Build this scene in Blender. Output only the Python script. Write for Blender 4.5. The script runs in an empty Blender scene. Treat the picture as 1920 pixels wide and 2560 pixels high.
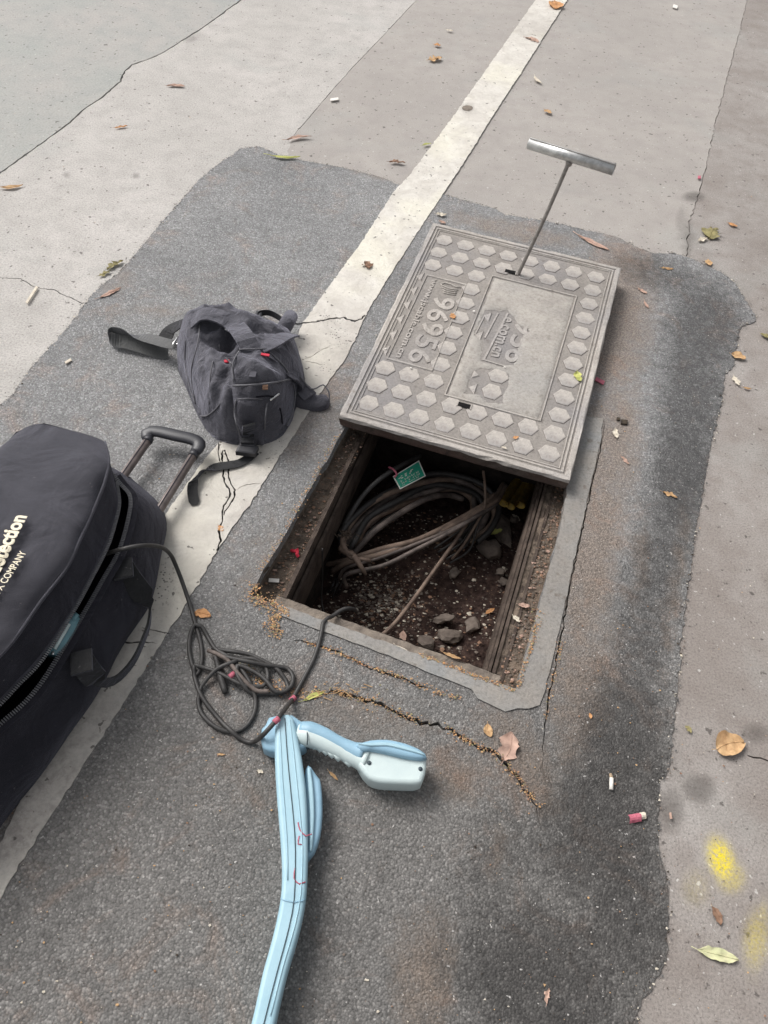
import bpy, bmesh, math, random
import numpy as np
from mathutils import Vector, Matrix, noise as mnoise
from mathutils.geometry import delaunay_2d_cdt
R = math.radians
rnd = random.Random(7)
sc = bpy.context.scene
COL = sc.collection

# ------------------------------------------------------------------ camera, light, exposure
CAM_H, PITCH, ROLL, FPX = 1.5, 52.4, 6.4, 1849.0
_p, _r = R(PITCH), R(ROLL)
_fwd = np.array([0, math.cos(_p), -math.sin(_p)]); _right = np.array([1., 0, 0]); _up = np.cross(_right, _fwd)
_cx = math.cos(_r) * _right + math.sin(_r) * _up
_cy = -math.sin(_r) * _right + math.cos(_r) * _up
cam_d = bpy.data.cameras.new('camera'); cam = bpy.data.objects.new('camera', cam_d); COL.objects.link(cam)
cam.matrix_world = Matrix(((_cx[0], _cy[0], -_fwd[0], 0), (_cx[1], _cy[1], -_fwd[1], 0), (_cx[2], _cy[2], -_fwd[2], CAM_H), (0, 0, 0, 1)))
cam_d.sensor_fit = 'VERTICAL'; cam_d.sensor_height = 36.0; cam_d.lens = 26.0; cam_d.clip_start = 0.05; cam_d.clip_end = 500
sc.camera = cam
w = bpy.data.worlds.new('World'); sc.world = w; w.use_nodes = True
nt = w.node_tree; nt.nodes.clear()
sky = nt.nodes.new('ShaderNodeTexSky'); sky.sky_type = 'NISHITA'; sky.sun_disc = False
sky.sun_elevation = R(48); sky.sun_rotation = R(-55); sky.air_density = 1.0; sky.dust_density = 5.0; sky.ozone_density = 0.6
bw = nt.nodes.new('ShaderNodeHueSaturation'); bw.inputs['Saturation'].default_value = 0.16
bg = nt.nodes.new('ShaderNodeBackground'); bg.inputs['Strength'].default_value = 0.108
wo = nt.nodes.new('ShaderNodeOutputWorld')
nt.links.new(sky.outputs[0], bw.inputs['Color']); nt.links.new(bw.outputs[0], bg.inputs['Color']); nt.links.new(bg.outputs[0], wo.inputs['Surface'])
sun_d = bpy.data.lights.new('sun', 'SUN'); sun_d.energy = 1.5; sun_d.angle = R(28); sun_d.color = (1.0, 0.965, 0.93)
sun = bpy.data.objects.new('sun', sun_d); COL.objects.link(sun)
# light comes from ahead, a little from the left (overcast glow)
az, el = R(-55), R(48)
sd = Vector((math.sin(az) * math.cos(el), math.cos(az) * math.cos(el), math.sin(el)))
sun.rotation_euler = sd.to_track_quat('Z', 'Y').to_euler(); sun.location = (0, 0, 5)
sc.view_settings.view_transform = 'Standard'; sc.view_settings.look = 'None'; sc.view_settings.gamma = 1
sc.view_settings.use_curve_mapping = False; sc.view_settings.exposure = 0.55

# ------------------------------------------------------------------ helpers
def P(px, py, z=0.0):
    """point of the real world on the level z seen in the direction of photo pixel (px, py)"""
    d = _fwd * FPX + _cx * (px - 960) - _cy * (py - 1280)
    t = (z - CAM_H) / d[2]
    return Vector((d[0] * t, d[1] * t, z))
def PX(p):
    v = np.array([p[0], p[1], p[2] - CAM_H]); f = v @ _fwd
    return 960 + FPX * (v @ _cx) / f, 1280 - FPX * (v @ _cy) / f
def onto(px, py, hf, off=0.0):
    z = 0.1
    for _ in range(24):
        q = P(px, py, z); z = z * 0.5 + 0.5 * (hf(q.x, q.y) + off)
    return P(px, py, z)
def spline(pts, step=0.01, closed=False):
    pts = [Vector(p) for p in pts]; n = len(pts); out = []
    rng = range(n if closed else n - 1)
    for i in rng:
        a = pts[(i - 1) % n] if closed or i > 0 else pts[i] * 2 - pts[i + 1]
        b = pts[i]; c = pts[(i + 1) % n]
        d = pts[(i + 2) % n] if closed or i + 2 < n else c * 2 - b
        k = max(1, int((c - b).length / step))
        for j in range(k):
            t = j / k
            out.append(0.5 * ((2 * b) + (c - a) * t + (2 * a - 5 * b + 4 * c - d) * t * t + (3 * b - a - 3 * c + d) * t ** 3))
    if not closed: out.append(pts[-1])
    return out
def lin(pts, step=0.02, jit=0.0, closed=False, seed=0):
    rr = random.Random(seed); pts = [Vector(p) for p in pts]; out = []
    n = len(pts)
    for i in range(n if closed else n - 1):
        a, b = pts[i], pts[(i + 1) % n]; L = (b - a).length; k = max(1, int(L / step)) if L < 8 else 12
        for j in range(k):
            q = a.lerp(b, j / k)
            if jit: q = q + Vector((rr.gauss(0, jit), rr.gauss(0, jit), 0))
            out.append(q)
    if not closed: out.append(pts[-1])
    return out
def inpoly(x, y, poly):
    c = False; j = len(poly) - 1
    for i in range(len(poly)):
        xi, yi = poly[i][0], poly[i][1]; xj, yj = poly[j][0], poly[j][1]
        if (yi > y) != (yj > y) and x < (xj - xi) * (y - yi) / (yj - yi) + xi: c = not c
        j = i
    return c
def inpoly_np(X, Y, poly):
    c = np.zeros(X.shape, bool); j = len(poly) - 1
    for i in range(len(poly)):
        xi, yi = poly[i][0], poly[i][1]; xj, yj = poly[j][0], poly[j][1]
        if yi != yj:
            m = ((yi > Y) != (yj > Y)) & (X < (xj - xi) * (Y - yi) / (yj - yi) + xi); c ^= m
        j = i
    return c
def segdist(x, y, poly, closed=True):
    best = 9e9; n = len(poly)
    for i in range(n if closed else n - 1):
        ax, ay = poly[i][0], poly[i][1]; bx, by = poly[(i + 1) % n][0], poly[(i + 1) % n][1]
        dx, dy = bx - ax, by - ay; L = dx * dx + dy * dy or 1e-9
        t = max(0, min(1, ((x - ax) * dx + (y - ay) * dy) / L))
        e = (x - ax - dx * t) ** 2 + (y - ay - dy * t) ** 2
        if e < best: best = e
    return math.sqrt(best)
def tagit(o, label=None, cat=None, group=None, kind=None):
    if label: o['label'] = label
    if cat: o['category'] = cat
    if group: o['group'] = group
    if kind: o['kind'] = kind
    return o
def empty(name, loc, label=None, cat=None, group=None, mat=None):
    o = bpy.data.objects.new(name, None); COL.objects.link(o); o.empty_display_size = 0.05
    if mat is not None: o.matrix_world = mat
    else: o.location = loc
    return tagit(o, label, cat, group)
def mk(name, verts, faces, mat, parent=None, smooth=False, local=False, **tags):
    """one mesh object; verts are world points unless local"""
    base = Vector((0, 0, 0))
    if parent is not None and not local: base = parent.location
    me = bpy.data.meshes.new(name)
    me.from_pydata([tuple(Vector(v) - base) for v in verts], [], [tuple(f) for f in faces])
    if isinstance(mat, (list, tuple)):
        for m in mat: me.materials.append(m)
    else: me.materials.append(mat)
    if smooth: me.polygons.foreach_set('use_smooth', [True] * len(me.polygons))
    me.update()
    o = bpy.data.objects.new(name, me); COL.objects.link(o)
    if parent is not None: o.parent = parent
    return tagit(o, **tags)
def frames(path):
    T = []; n = len(path)
    for i in range(n):
        a = path[max(0, i - 1)]; b = path[min(n - 1, i + 1)]; t = (b - a)
        T.append(t.normalized() if t.length > 1e-9 else Vector((1, 0, 0)))
    up = Vector((0, 0, 1)) if abs(T[0].z) < 0.9 else Vector((0, 1, 0))
    nrm = (up - T[0] * up.dot(T[0])).normalized(); out = []
    for t in T:
        nrm = (nrm - t * nrm.dot(t)).normalized(); out.append((t, nrm, t.cross(nrm)))
    return out
def tube_geo(path, rad, seg=8, cap=True, closed=False, V=None, F=None):
    V = [] if V is None else V; F = [] if F is None else F
    path = [Vector(p) for p in path]; fr = frames(path); b0 = len(V); n = len(path)
    for i, (p, (t, a, b)) in enumerate(zip(path, fr)):
        r = rad(i / (n - 1)) if callable(rad) else rad
        for k in range(seg):
            th = 2 * math.pi * k / seg; V.append(p + a * (math.cos(th) * r) + b * (math.sin(th) * r))
    for i in range(n - 1):
        for k in range(seg):
            F.append((b0 + i * seg + k, b0 + i * seg + (k + 1) % seg, b0 + (i + 1) * seg + (k + 1) % seg, b0 + (i + 1) * seg + k))
    if cap:
        F.append(tuple(b0 + k for k in range(seg))[::-1]); F.append(tuple(b0 + (n - 1) * seg + k for k in range(seg)))
    return V, F
def tube(name, path, rad, mat, parent=None, seg=8, **k):
    V, F = tube_geo(path, rad, seg); return mk(name, V, F, mat, parent, True, **k)
def ribbon_geo(path, width, th, side=None, V=None, F=None):
    """flat strap: side = list of width directions (or None: horizontal)"""
    V = [] if V is None else V; F = [] if F is None else F; b0 = len(V); path = [Vector(p) for p in path]; n = len(path)
    fr = frames(path)
    for i, p in enumerate(path):
        t = fr[i][0]
        s = Vector(side[i]) if side else Vector((0, 0, 1)).cross(t)
        s = (s - t * s.dot(t)); s = s.normalized() if s.length > 1e-6 else fr[i][2]
        m = t.cross(s).normalized(); wd = width(i / (n - 1)) if callable(width) else width
        for a, b in ((-1, -1), (1, -1), (1, 1), (-1, 1)): V.append(p + s * (a * wd / 2) + m * (b * th / 2))
    for i in range(n - 1):
        for k in range(4): F.append((b0 + i * 4 + k, b0 + i * 4 + (k + 1) % 4, b0 + i * 4 + 4 + (k + 1) % 4, b0 + i * 4 + 4 + k))
    F.append((b0 + 3, b0 + 2, b0 + 1, b0)); e = b0 + (n - 1) * 4; F.append((e, e + 1, e + 2, e + 3))
    return V, F
def ribbon(name, path, width, th, mat, parent=None, side=None, **k):
    V, F = ribbon_geo(path, width, th, side); return mk(name, V, F, mat, parent, False, **k)
def box_geo(c, ax, ay, az, V=None, F=None, bev=0.0):
    V = [] if V is None else V; F = [] if F is None else F; b = len(V); c = Vector(c)
    if not bev:
        for i in (-1, 1):
            for j in (-1, 1):
                for k in (-1, 1): V.append(c + ax * i + ay * j + az * k)
        F += [(b, b + 1, b + 3, b + 2), (b + 4, b + 6, b + 7, b + 5), (b, b + 4, b + 5, b + 1), (b + 2, b + 3, b + 7, b + 6), (b, b + 2, b + 6, b + 4), (b + 1, b + 5, b + 7, b + 3)]
    else:
        def loop(sx, sy, z):
            q = []
            for i, j in ((-1, -1), (1, -1), (1, 1), (-1, 1)): q.append(len(V)); V.append(c + ax * (i * sx) + ay * (j * sy) + az * z)
            return q
        L = [loop(1, 1, -1), loop(1, 1, 1 - bev), loop(1 - bev, 1 - bev, 1)]
        F.append(tuple(L[0][::-1])); F.append(tuple(L[2]))
        for a, d in zip(L, L[1:]):
            for k in range(4): F.append((a[k], a[(k + 1) % 4], d[(k + 1) % 4], d[k]))
    return V, F
def cdt(loops, extra=()):
    """loops: list of (points, closed). returns verts, tris"""
    V = []; E = []
    for pts, closed in loops:
        b = len(V); V += [(p[0], p[1]) for p in pts]; n = len(pts)
        E += [(b + i, b + (i + 1) % n) for i in range(n if closed else n - 1)]
    V += [(p[0], p[1]) for p in extra]
    r = delaunay_2d_cdt([Vector(v) for v in V], E, [], 0, 1e-7)
    return r[0], r[2]
def patch(name, outline, hf, mat, parent=None, th=0.008, step=0.012, crown=0.0, seed=0, smooth=True, zmin=None, off=0.0, **k):
    """a cloth or plastic panel: outline (world xy), top at hf(x,y)+off+th with rounded rim, closed below"""
    o2 = [(p[0], p[1]) for p in outline]
    xs = [p[0] for p in o2]; ys = [p[1] for p in o2]; g = []
    x = min(xs)
    while x < max(xs):
        y = min(ys)
        while y < max(ys):
            if inpoly(x, y, o2) and segdist(x, y, o2) > step * 0.45: g.append((x + rnd.uniform(-.1, .1) * step, y + rnd.uniform(-.1, .1) * step))
            y += step
        x += step
    V2, T = cdt([(o2, True)], g)
    V = []; d_ = [segdist(v[0], v[1], o2) for v in V2]; dm = max(d_) or 1
    for v, d in zip(V2, d_):
        t = min(1, d / max(th * 0.8, 1e-4)); z = hf(v[0], v[1]) + off + th * math.sqrt(max(0, 1 - (1 - t) ** 2)) + crown * (1 - (1 - d / dm) ** 2)
        V.append(Vector((v[0], v[1], z)))
    F = []
    for t in T:
        cxx = sum(V2[i][0] for i in t) / 3; cyy = sum(V2[i][1] for i in t) / 3
        if inpoly(cxx, cyy, o2): F.append(tuple(t))
    ec = {}
    for t in F:
        for a, b in ((t[0], t[1]), (t[1], t[2]), (t[2], t[0])): ec[(a, b)] = 1
    low = {}
    for (a, b) in list(ec):
        if (b, a) not in ec:
            for q in (a, b):
                if q not in low:
                    low[q] = len(V); zz = zmin if zmin is not None else hf(V2[q][0], V2[q][1]) + off - 0.01
                    V.append(Vector((V2[q][0], V2[q][1], zz)))
            F.append((b, a, low[a], low[b]))
    return mk(name, V, F, mat, parent, smooth, **k)
def pxs(pts, z=0.0): return [P(x, y, z) for x, y in pts]

# ------------------------------------------------------------------ materials
class M:
    def __init__(s, name, rough=0.8, spec=0.3, **kw):
        s.m = bpy.data.materials.new(name); s.m.use_nodes = True; s.t = s.m.node_tree; s.b = s.t.nodes['Principled BSDF']
        s.b.inputs['Roughness'].default_value = rough; s.b.inputs['Specular IOR Level'].default_value = spec
        for k, v in kw.items(): s.b.inputs[k.replace('_', ' ')].default_value = v
        s.tc = s.t.nodes.new('ShaderNodeTexCoord'); s.co = s.tc.outputs['Object']
    def n(s, typ, **kw):
        q = s.t.nodes.new(typ)
        for k, v in kw.items(): setattr(q, k, v)
        return q
    def L(s, a, b): s.t.links.new(a, b)
    def noise(s, scale, detail=4, rough=.6, dist=0, vec=None):
        q = s.n('ShaderNodeTexNoise'); q.inputs['Scale'].default_value = scale; q.inputs['Detail'].default_value = detail
        q.inputs['Roughness'].default_value = rough; q.inputs['Distortion'].default_value = dist; s.L(vec or s.co, q.inputs['Vector']); return q.outputs['Fac']
    def vor(s, scale, out='Distance', vec=None):
        q = s.n('ShaderNodeTexVoronoi'); q.inputs['Scale'].default_value = scale; s.L(vec or s.co, q.inputs['Vector']); return q.outputs[out]
    def stretch(s, sx, sy, sz, rot=0):
        q = s.n('ShaderNodeMapping'); q.inputs['Scale'].default_value = (sx, sy, sz); q.inputs['Rotation'].default_value = (0, 0, rot); s.L(s.co, q.inputs['Vector']); return q.outputs[0]
    def ramp(s, fac, stops):
        q = s.n('ShaderNodeValToRGB'); e = q.color_ramp.elements
        while len(e) < len(stops): e.new(0.5)
        for el, (p, c) in zip(e, stops): el.position = p; el.color = (c, c, c, 1) if not isinstance(c, tuple) else (*c, 1)
        s.L(fac, q.inputs[0]); return q.outputs[0]
    def mix(s, a, b, fac, mode='MIX'):
        q = s.n('ShaderNodeMix', data_type='RGBA', blend_type=mode)
        for sock, v in ((q.inputs[6], a), (q.inputs[7], b)):
            if isinstance(v, tuple): sock.default_value = (*v, 1)
            elif isinstance(v, (int, float)): sock.default_value = (v, v, v, 1)
            else: s.L(v, sock)
        if isinstance(fac, (int, float)): q.inputs[0].default_value = fac
        else: s.L(fac, q.inputs[0])
        return q.outputs[2]
    def math(s, op, a, b=0.0, clamp=False):
        q = s.n('ShaderNodeMath', operation=op); q.use_clamp = clamp
        for i, v in enumerate((a, b)):
            if isinstance(v, (int, float)): q.inputs[i].default_value = v
            else: s.L(v, q.inputs[i])
        return q.outputs[0]
    def attr(s, name): q = s.n('ShaderNodeAttribute'); q.attribute_name = name; return q.outputs['Fac']
    def col(s, c):
        if isinstance(c, tuple): s.b.inputs['Base Color'].default_value = (*c, 1)
        else: s.L(c, s.b.inputs['Base Color'])
        return s
    def bump(s, h, dist=0.002, strength=1.0):
        q = s.n('ShaderNodeBump'); q.inputs['Distance'].default_value = dist; q.inputs['Strength'].default_value = strength
        s.L(h, q.inputs['Height']); s.L(q.outputs[0], s.b.inputs['Normal']); return s
    def rough(s, f): s.L(f, s.b.inputs['Roughness']); return s

def m_concrete(name, c1, c2, c3, grit=0.5, fine=190):
    m = M(name, 0.8, 0.35)
    big = m.noise(1.6, 4, .55); mid = m.noise(11, 5, .65); fn = m.noise(fine, 3, .75); pit = m.vor(95)
    c = m.mix(c1, c2, m.ramp(big, [(.38, 0.), (.62, 1.)]))
    c = m.mix(c, c3, m.ramp(mid, [(.42, 0.), (.72, .75)]))
    c = m.mix(c, (0.30, 0.315, 0.30), m.ramp(m.noise(3.1, 3, .5, .6), [(.56, 0.), (.7, .22)]))
    c = m.mix(c, m.ramp(fn, [(.28, 0.35), (.5, 1.), (.72, 1.35)]), grit, 'MULTIPLY')
    c = m.mix(c, (0.07, 0.06, 0.055), m.ramp(m.noise(46, 3, .5), [(.655, 0.), (.70, .75)]))
    c = m.mix(c, (0.62, 0.60, 0.57), m.ramp(m.noise(75, 2, .5), [(.69, 0.), (.73, .55)]))
    dk = m.attr('dark'); c = m.mix(c, (0.085, 0.075, 0.068), m.ramp(m.math('ADD', dk, m.math('MULTIPLY', m.math('SUBTRACT', m.noise(60, 6, .8), .5), .5)), [(.18, 0.), (.75, .8)]))
    yl = m.attr('yellow'); c = m.mix(c, (0.75, 0.60, 0.02), m.math('MULTIPLY', m.math('POWER', yl, 1.3), m.ramp(m.noise(150, 5, .8), [(.36, .15), (.56, 1.)]), True))
    h = m.math('ADD', m.math('MULTIPLY', fn, .6), m.math('MULTIPLY', mid, .5)); h = m.math('SUBTRACT', h, m.ramp(pit, [(.0, .5), (.18, 0.)]))
    m.col(c).bump(h, .0035, .7); return m.m
MAT = {}
MAT['concrete_far'] = m_concrete('aged_grey_concrete', (.33, .335, .315), (.37, .35, .33), (.29, .30, .285), .35, 120)
MAT['concrete_band'] = m_concrete('pale_rough_concrete', (.42, .40, .375), (.48, .455, .43), (.35, .33, .31), .65, 170)
MAT['concrete_mid'] = m_concrete('smooth_road_concrete', (.34, .315, .292), (.375, .348, .322), (.30, .275, .258), .38, 230)
MAT['concrete_right'] = m_concrete('stained_edge_concrete', (.25, .222, .202), (.33, .305, .285), (.21, .18, .162), .6, 210)

def m_asphalt():
    m = M('worn_asphalt', 0.75, 0.4)
    cell = m.vor(235, 'Color'); sep = m.n('ShaderNodeSeparateColor'); m.L(cell, sep.inputs[0]); v1 = sep.outputs[0]
    dist = m.vor(235); v2 = m.noise(340, 3, .8); big = m.noise(2.6, 4, .6); md = m.noise(24, 5, .75)
    base = m.mix((.222, .222, .223), (.285, .284, .283), m.ramp(big, [(.35, 0.), (.65, 1.)]))
    base = m.mix(base, m.ramp(md, [(.3, .80), (.5, 1.), (.7, 1.12)]), 1., 'MULTIPLY')
    sp = m.ramp(v1, [(0., .58), (.35, .86), (.8, 1.12), (.97, 1.75)])
    c = m.mix(base, sp, .65, 'MULTIPLY')
    c = m.mix(c, m.ramp(v2, [(.3, .6), (.5, 1.), (.75, 1.4)]), .55, 'MULTIPLY')
    c = m.mix(c, m.ramp(dist, [(.0, 1.1), (.5, .98), (.8, .6)]), .75, 'MULTIPLY')
    dust = m.attr('dust'); dn = m.ramp(m.math('ADD', m.math('MULTIPLY', dust, .85), m.math('MULTIPLY', m.math('SUBTRACT', m.noise(17, 7, .8), .5), 1.2)), [(.2, 0.), (.7, 1.)])
    c = m.mix(c, m.mix((.345, .29, .25), (.15, .125, .108), m.ramp(m.noise(230, 3, .7), [(.38, 0.), (.6, 1.)])), m.math('MULTIPLY', dn, .92))
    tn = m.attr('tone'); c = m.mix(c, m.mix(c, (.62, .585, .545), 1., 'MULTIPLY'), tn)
    dk = m.attr('dark'); dd = m.ramp(m.math('ADD', m.math('MULTIPLY', dk, .78), m.math('MULTIPLY', m.math('SUBTRACT', m.noise(30, 8, .85), .5), 1.6)), [(.18, 0.), (.72, 1.)])
    c = m.mix(c, m.mix(c, (.40, .395, .395), 1., 'MULTIPLY'), dd)
    c = m.mix(c, (.50, .48, .46), m.ramp(m.noise(125, 2, .5), [(.71, 0.), (.745, .8)]))
    br = m.ramp(m.noise(6, 6, .75, 1.), [(.53, 0.), (.70, .45)]); c = m.mix(c, m.mix(c, (1.16, .94, .82), 1., 'MULTIPLY'), m.math('MULTIPLY', br, 1.7, True))
    h = m.math('SUBTRACT', m.math('ADD', m.math('MULTIPLY', v1, .5), m.math('MULTIPLY', v2, .8)), m.math('MULTIPLY', dist, 1.0))
    m.col(c).bump(h, .0026, .8); return m.m
MAT['asphalt'] = m_asphalt()
def m_paint():
    m = M('worn_road_paint', .62, .4)
    n1 = m.noise(14, 6, .7, .5); n2 = m.noise(90, 4, .7); n3 = m.noise(3, 3, .5)
    c = m.mix((.68, .65, .595), (.54, .505, .455), m.ramp(n1, [(.4, 0.), (.66, 1.)]))
    c = m.mix(c, (.82, .79, .62), m.ramp(n3, [(.48, 0.), (.62, .35)]))
    c = m.mix(c, m.ramp(n2, [(.28, .66), (.5, 1.)]), .6, 'MULTIPLY')
    gr = m.attr('grime'); c = m.mix(c, m.mix((.42, .385, .35), (.30, .275, .25), m.ramp(n2, [(.4, 0.), (.6, 1.)])), m.math('MULTIPLY', m.math('ADD', gr, .16), m.ramp(n1, [(.25, .55), (.6, 1.)]), True))
    pk = m.ramp(m.vor(115), [(.0, 1.), (.22, 1.), (.3, 0.)]); chip = m.math('MULTIPLY', m.attr('chip'), pk, True); c = m.mix(c, (.09, .085, .08), chip)
    c = m.mix(c, (.10, .09, .08), m.ramp(m.noise(62, 2, .4), [(.70, 0.), (.735, .85)]))
    m.col(c).bump(m.math('ADD', n2, m.math('MULTIPLY', n1, 2.)), .0025, .8); return m.m
MAT['paint'] = m_paint()
def m_simple(name, c, c2=None, scale=30, rough=.6, spec=.4, bumpd=0, bscale=None, lo=.4, hi=.65, **kw):
    m = M(name, rough, spec, **kw); n1 = m.noise(scale, 5, .65)
    m.col(m.mix(c, c2 if c2 else tuple(x * .7 for x in c), m.ramp(n1, [(lo, 0.), (hi, 1.)])))
    if bumpd: m.bump(m.noise(bscale or scale * 3, 4, .7), bumpd, .8)
    return m.m
MAT['asphalt_crumb'] = m_simple('asphalt_crumb', (.17, .165, .16), (.10, .097, .093), 60, .9, .2)
MAT['crack_dirt'] = m_simple('crack_dirt', (.045, .037, .032), (.10, .08, .06), 90, .95, .1, .004)
def m_lid(name, a, b, g, dirt):
    m = M(name, .82, .3); n1 = m.noise(9, 5, .65); n2 = m.noise(130, 4, .75); n3 = m.noise(3.2, 3, .5)
    c = m.mix(a, b, m.ramp(n1, [(.38, 0.), (.62, 1.)])); c = m.mix(c, g, m.ramp(n3, [(.45, 0.), (.62, .6)]))
    c = m.mix(c, m.ramp(n2, [(.3, .62), (.5, 1.), (.7, 1.22)]), .7, 'MULTIPLY')
    c = m.mix(c, dirt, m.ramp(m.noise(34, 4, .6), [(.60, 0.), (.68, .6)]))
    m.col(c).bump(m.math('ADD', n2, m.math('MULTIPLY', n1, .8)), .0022, .8); return m.m
MAT['apron'] = m_lid('smooth_mortar_apron', (.25, .25, .245), (.30, .28, .255), (.215, .195, .175), (.13, .105, .085))
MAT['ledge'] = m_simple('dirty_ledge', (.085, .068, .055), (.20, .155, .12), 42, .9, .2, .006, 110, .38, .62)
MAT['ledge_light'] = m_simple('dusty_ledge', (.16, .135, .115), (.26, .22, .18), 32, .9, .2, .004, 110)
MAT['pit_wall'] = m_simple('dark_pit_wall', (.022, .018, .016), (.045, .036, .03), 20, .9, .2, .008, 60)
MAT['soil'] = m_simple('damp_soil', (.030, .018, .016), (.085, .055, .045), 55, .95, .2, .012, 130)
MAT['rust'] = m_simple('rusty_angle_iron', (.10, .075, .06), (.045, .032, .026), 28, .75, .3, .003, 150)
MAT['lid_base'] = m_lid('lid_field_grey', (.24, .219, .20), (.30, .275, .25), (.23, .222, .228), (.16, .14, .125))
MAT['recess_dirt'] = m_simple('recess_dirt', (.12, .105, .095), (.19, .17, .155), 60, .9, .2)  # dark colour on the stud skirts, contact shade painted in
MAT['lid_top'] = m_lid('lid_worn_top', (.455, .42, .385), (.355, .325, .295), (.29, .28, .285), (.24, .21, .19))
MAT['cement'] = m_lid('cement_smear', (.33, .305, .277), (.40, .372, .338), (.285, .28, .272), (.24, .215, .19))
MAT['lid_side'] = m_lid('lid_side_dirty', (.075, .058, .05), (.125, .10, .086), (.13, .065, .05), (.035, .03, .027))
MAT['black'] = m_simple('black_hole_shade', (.008, .008, .009), (.015, .014, .014), 40, .9, .1)
MAT['steel'] = m_simple('galvanised_steel', (.60, .60, .59), (.42, .42, .41), 60, .38, .5, .0006, 200, Metallic=.75)
MAT['rod'] = m_simple('dull_steel_rod', (.30, .28, .26), (.20, .18, .165), 60, .5, .5, .0006, 200, Metallic=.45)
def m_fabric(name, c, c2, weave=700, sheen=.3, rough=.85, fold=.004, fs=18):
    m = M(name, rough, .2, Sheen_Weight=sheen, Sheen_Roughness=.5); n1 = m.noise(12, 4, .6); n2 = m.noise(weave, 2, .6); n3 = m.noise(fs, 3, .5, .6)
    m.b.inputs['Sheen Tint'].default_value = (.75, .75, .9, 1)
    c0 = m.mix(c, c2, m.ramp(n1, [(.35, 0.), (.65, 1.)])); c0 = m.mix(c0, m.ramp(n2, [(.3, .7), (.7, 1.3)]), .8, 'MULTIPLY')
    c0 = m.mix(c0, (.16, .15, .15), m.ramp(m.noise(120, 2, .5), [(.72, 0.), (.76, .5)]))
    m.col(c0).bump(m.math('ADD', m.math('MULTIPLY', n3, 3.), m.math('MULTIPLY', n2, .25)), fold, .8); return m.m
MAT['canvas'] = m_fabric('charcoal_canvas', (.066, .065, .076), (.096, .094, .107), 520, .35, .85, .006, 26)
MAT['canvas_dark'] = m_fabric('charcoal_canvas_dark', (.060, .058, .068), (.082, .080, .092), 520, .3, .85, .006, 26)
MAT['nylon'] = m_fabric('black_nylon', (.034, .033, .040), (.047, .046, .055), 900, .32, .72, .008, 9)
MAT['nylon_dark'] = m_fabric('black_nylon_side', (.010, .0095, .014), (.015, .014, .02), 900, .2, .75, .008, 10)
MAT['piping'] = m_simple('grey_piping', (.15, .148, .16), (.10, .098, .11), 90, .7, .3)
MAT['webbing_grey'] = m_fabric('grey_webbing', (.095, .097, .095), (.12, .12, .115), 900, .3, .85, .001, 80)
MAT['webbing_black'] = m_fabric('black_webbing', (.018, .018, .018), (.028, .028, .027), 900, .3, .8, .001, 80)
MAT['lining'] = m_simple('dark_lining', (.006, .006, .009), (.010, .010, .014), 30, .9, .1)
MAT['plastic_black'] = m_simple('black_plastic', (.022, .022, .027), (.03, .03, .036), 50, .42, .5, .0004, 300)
MAT['handle_rod'] = m_simple('scuffed_bronze_rod', (.20, .165, .155), (.12, .10, .094), 35, .45, .5, .0005, 150, Metallic=.35)
MAT['zip'] = m_simple('zip_metal', (.18, .18, .19), (.10, .10, .11), 200, .5, .5)
MAT['print'] = m_simple('cream_print', (.80, .72, .55), (.72, .66, .52), 80, .6, .3)
MAT['chrome'] = m_simple('bright_ring_metal', (.7, .7, .7), (.5, .5, .5), 80, .25, .6, Metallic=.9)
MAT['red'] = m_simple('red_tag', (.55, .03, .06), (.42, .02, .04), 90, .6, .3)
MAT['pink'] = m_simple('pink_tape', (.50, .14, .19), (.38, .10, .14), 90, .6, .3)
MAT['rubber'] = m_simple('black_rubber_lead', (.035, .033, .032), (.055, .052, .05), 40, .5, .45, .0004, 300)
MAT['cable'] = m_simple('dusty_cable', (.075, .06, .053), (.21, .17, .15), 22, .6, .4, .001, 120)
MAT['cable_brown'] = m_simple('muddy_cable', (.24, .175, .135), (.12, .085, .068), 22, .7, .3, .0015, 120)
MAT['blue'] = m_simple('pale_blue_plastic', (.36, .54, .62), (.32, .50, .585), 25, .42, .45, .0003, 500)
MAT['blue_deep'] = m_simple('sky_blue_plastic', (.27, .44, .56), (.24, .40, .51), 25, .42, .45, .0003, 500)
MAT['mint'] = m_simple('pale_mint_plastic', (.56, .65, .64), (.52, .61, .61), 25, .42, .45, .0003, 500)
MAT['seam'] = m_simple('dark_seam', (.06, .08, .095), (.05, .07, .08), 40, .6, .3)
MAT['teal'] = m_simple('teal_casing', (.12, .25, .29), (.09, .19, .22), 30, .35, .5)
MAT['yellow_pipe'] = m_simple('muddy_yellow_pipe', (.48, .32, .06), (.20, .14, .05), 30, .6, .4, .0015, 90)
MAT['stone'] = m_simple('dusty_stone', (.20, .165, .14), (.12, .098, .084), 26, .9, .2, .004, 90)
MAT['green'] = m_simple('green_tag_face', (.02, .34, .22), (.03, .22, .15), 60, .5, .4)
MAT['pale'] = m_simple('pale_grey_print', (.75, .78, .68), (.5, .54, .45), 160, .6, .3)
MAT['white'] = m_simple('white_paper', (.78, .75, .70), (.66, .62, .57), 90, .7, .3)
MAT['filter'] = m_simple('butt_filter', (.45, .34, .22), (.32, .24, .17), 120, .8, .2)
LEAFC = {'tan': ((.55, .36, .19), (.40, .24, .12)), 'orange': ((.60, .31, .14), (.45, .24, .11)), 'brown': ((.30, .18, .12), (.20, .12, .08)),
         'pinkish': ((.50, .34, .27), (.38, .25, .2)), 'pale': ((.66, .60, .50), (.52, .46, .37)), 'yellowgreen': ((.50, .50, .16), (.40, .42, .14)),
         'olive': ((.30, .26, .12), (.20, .18, .09)), 'lime': ((.55, .56, .33), (.60, .57, .36))}
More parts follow.
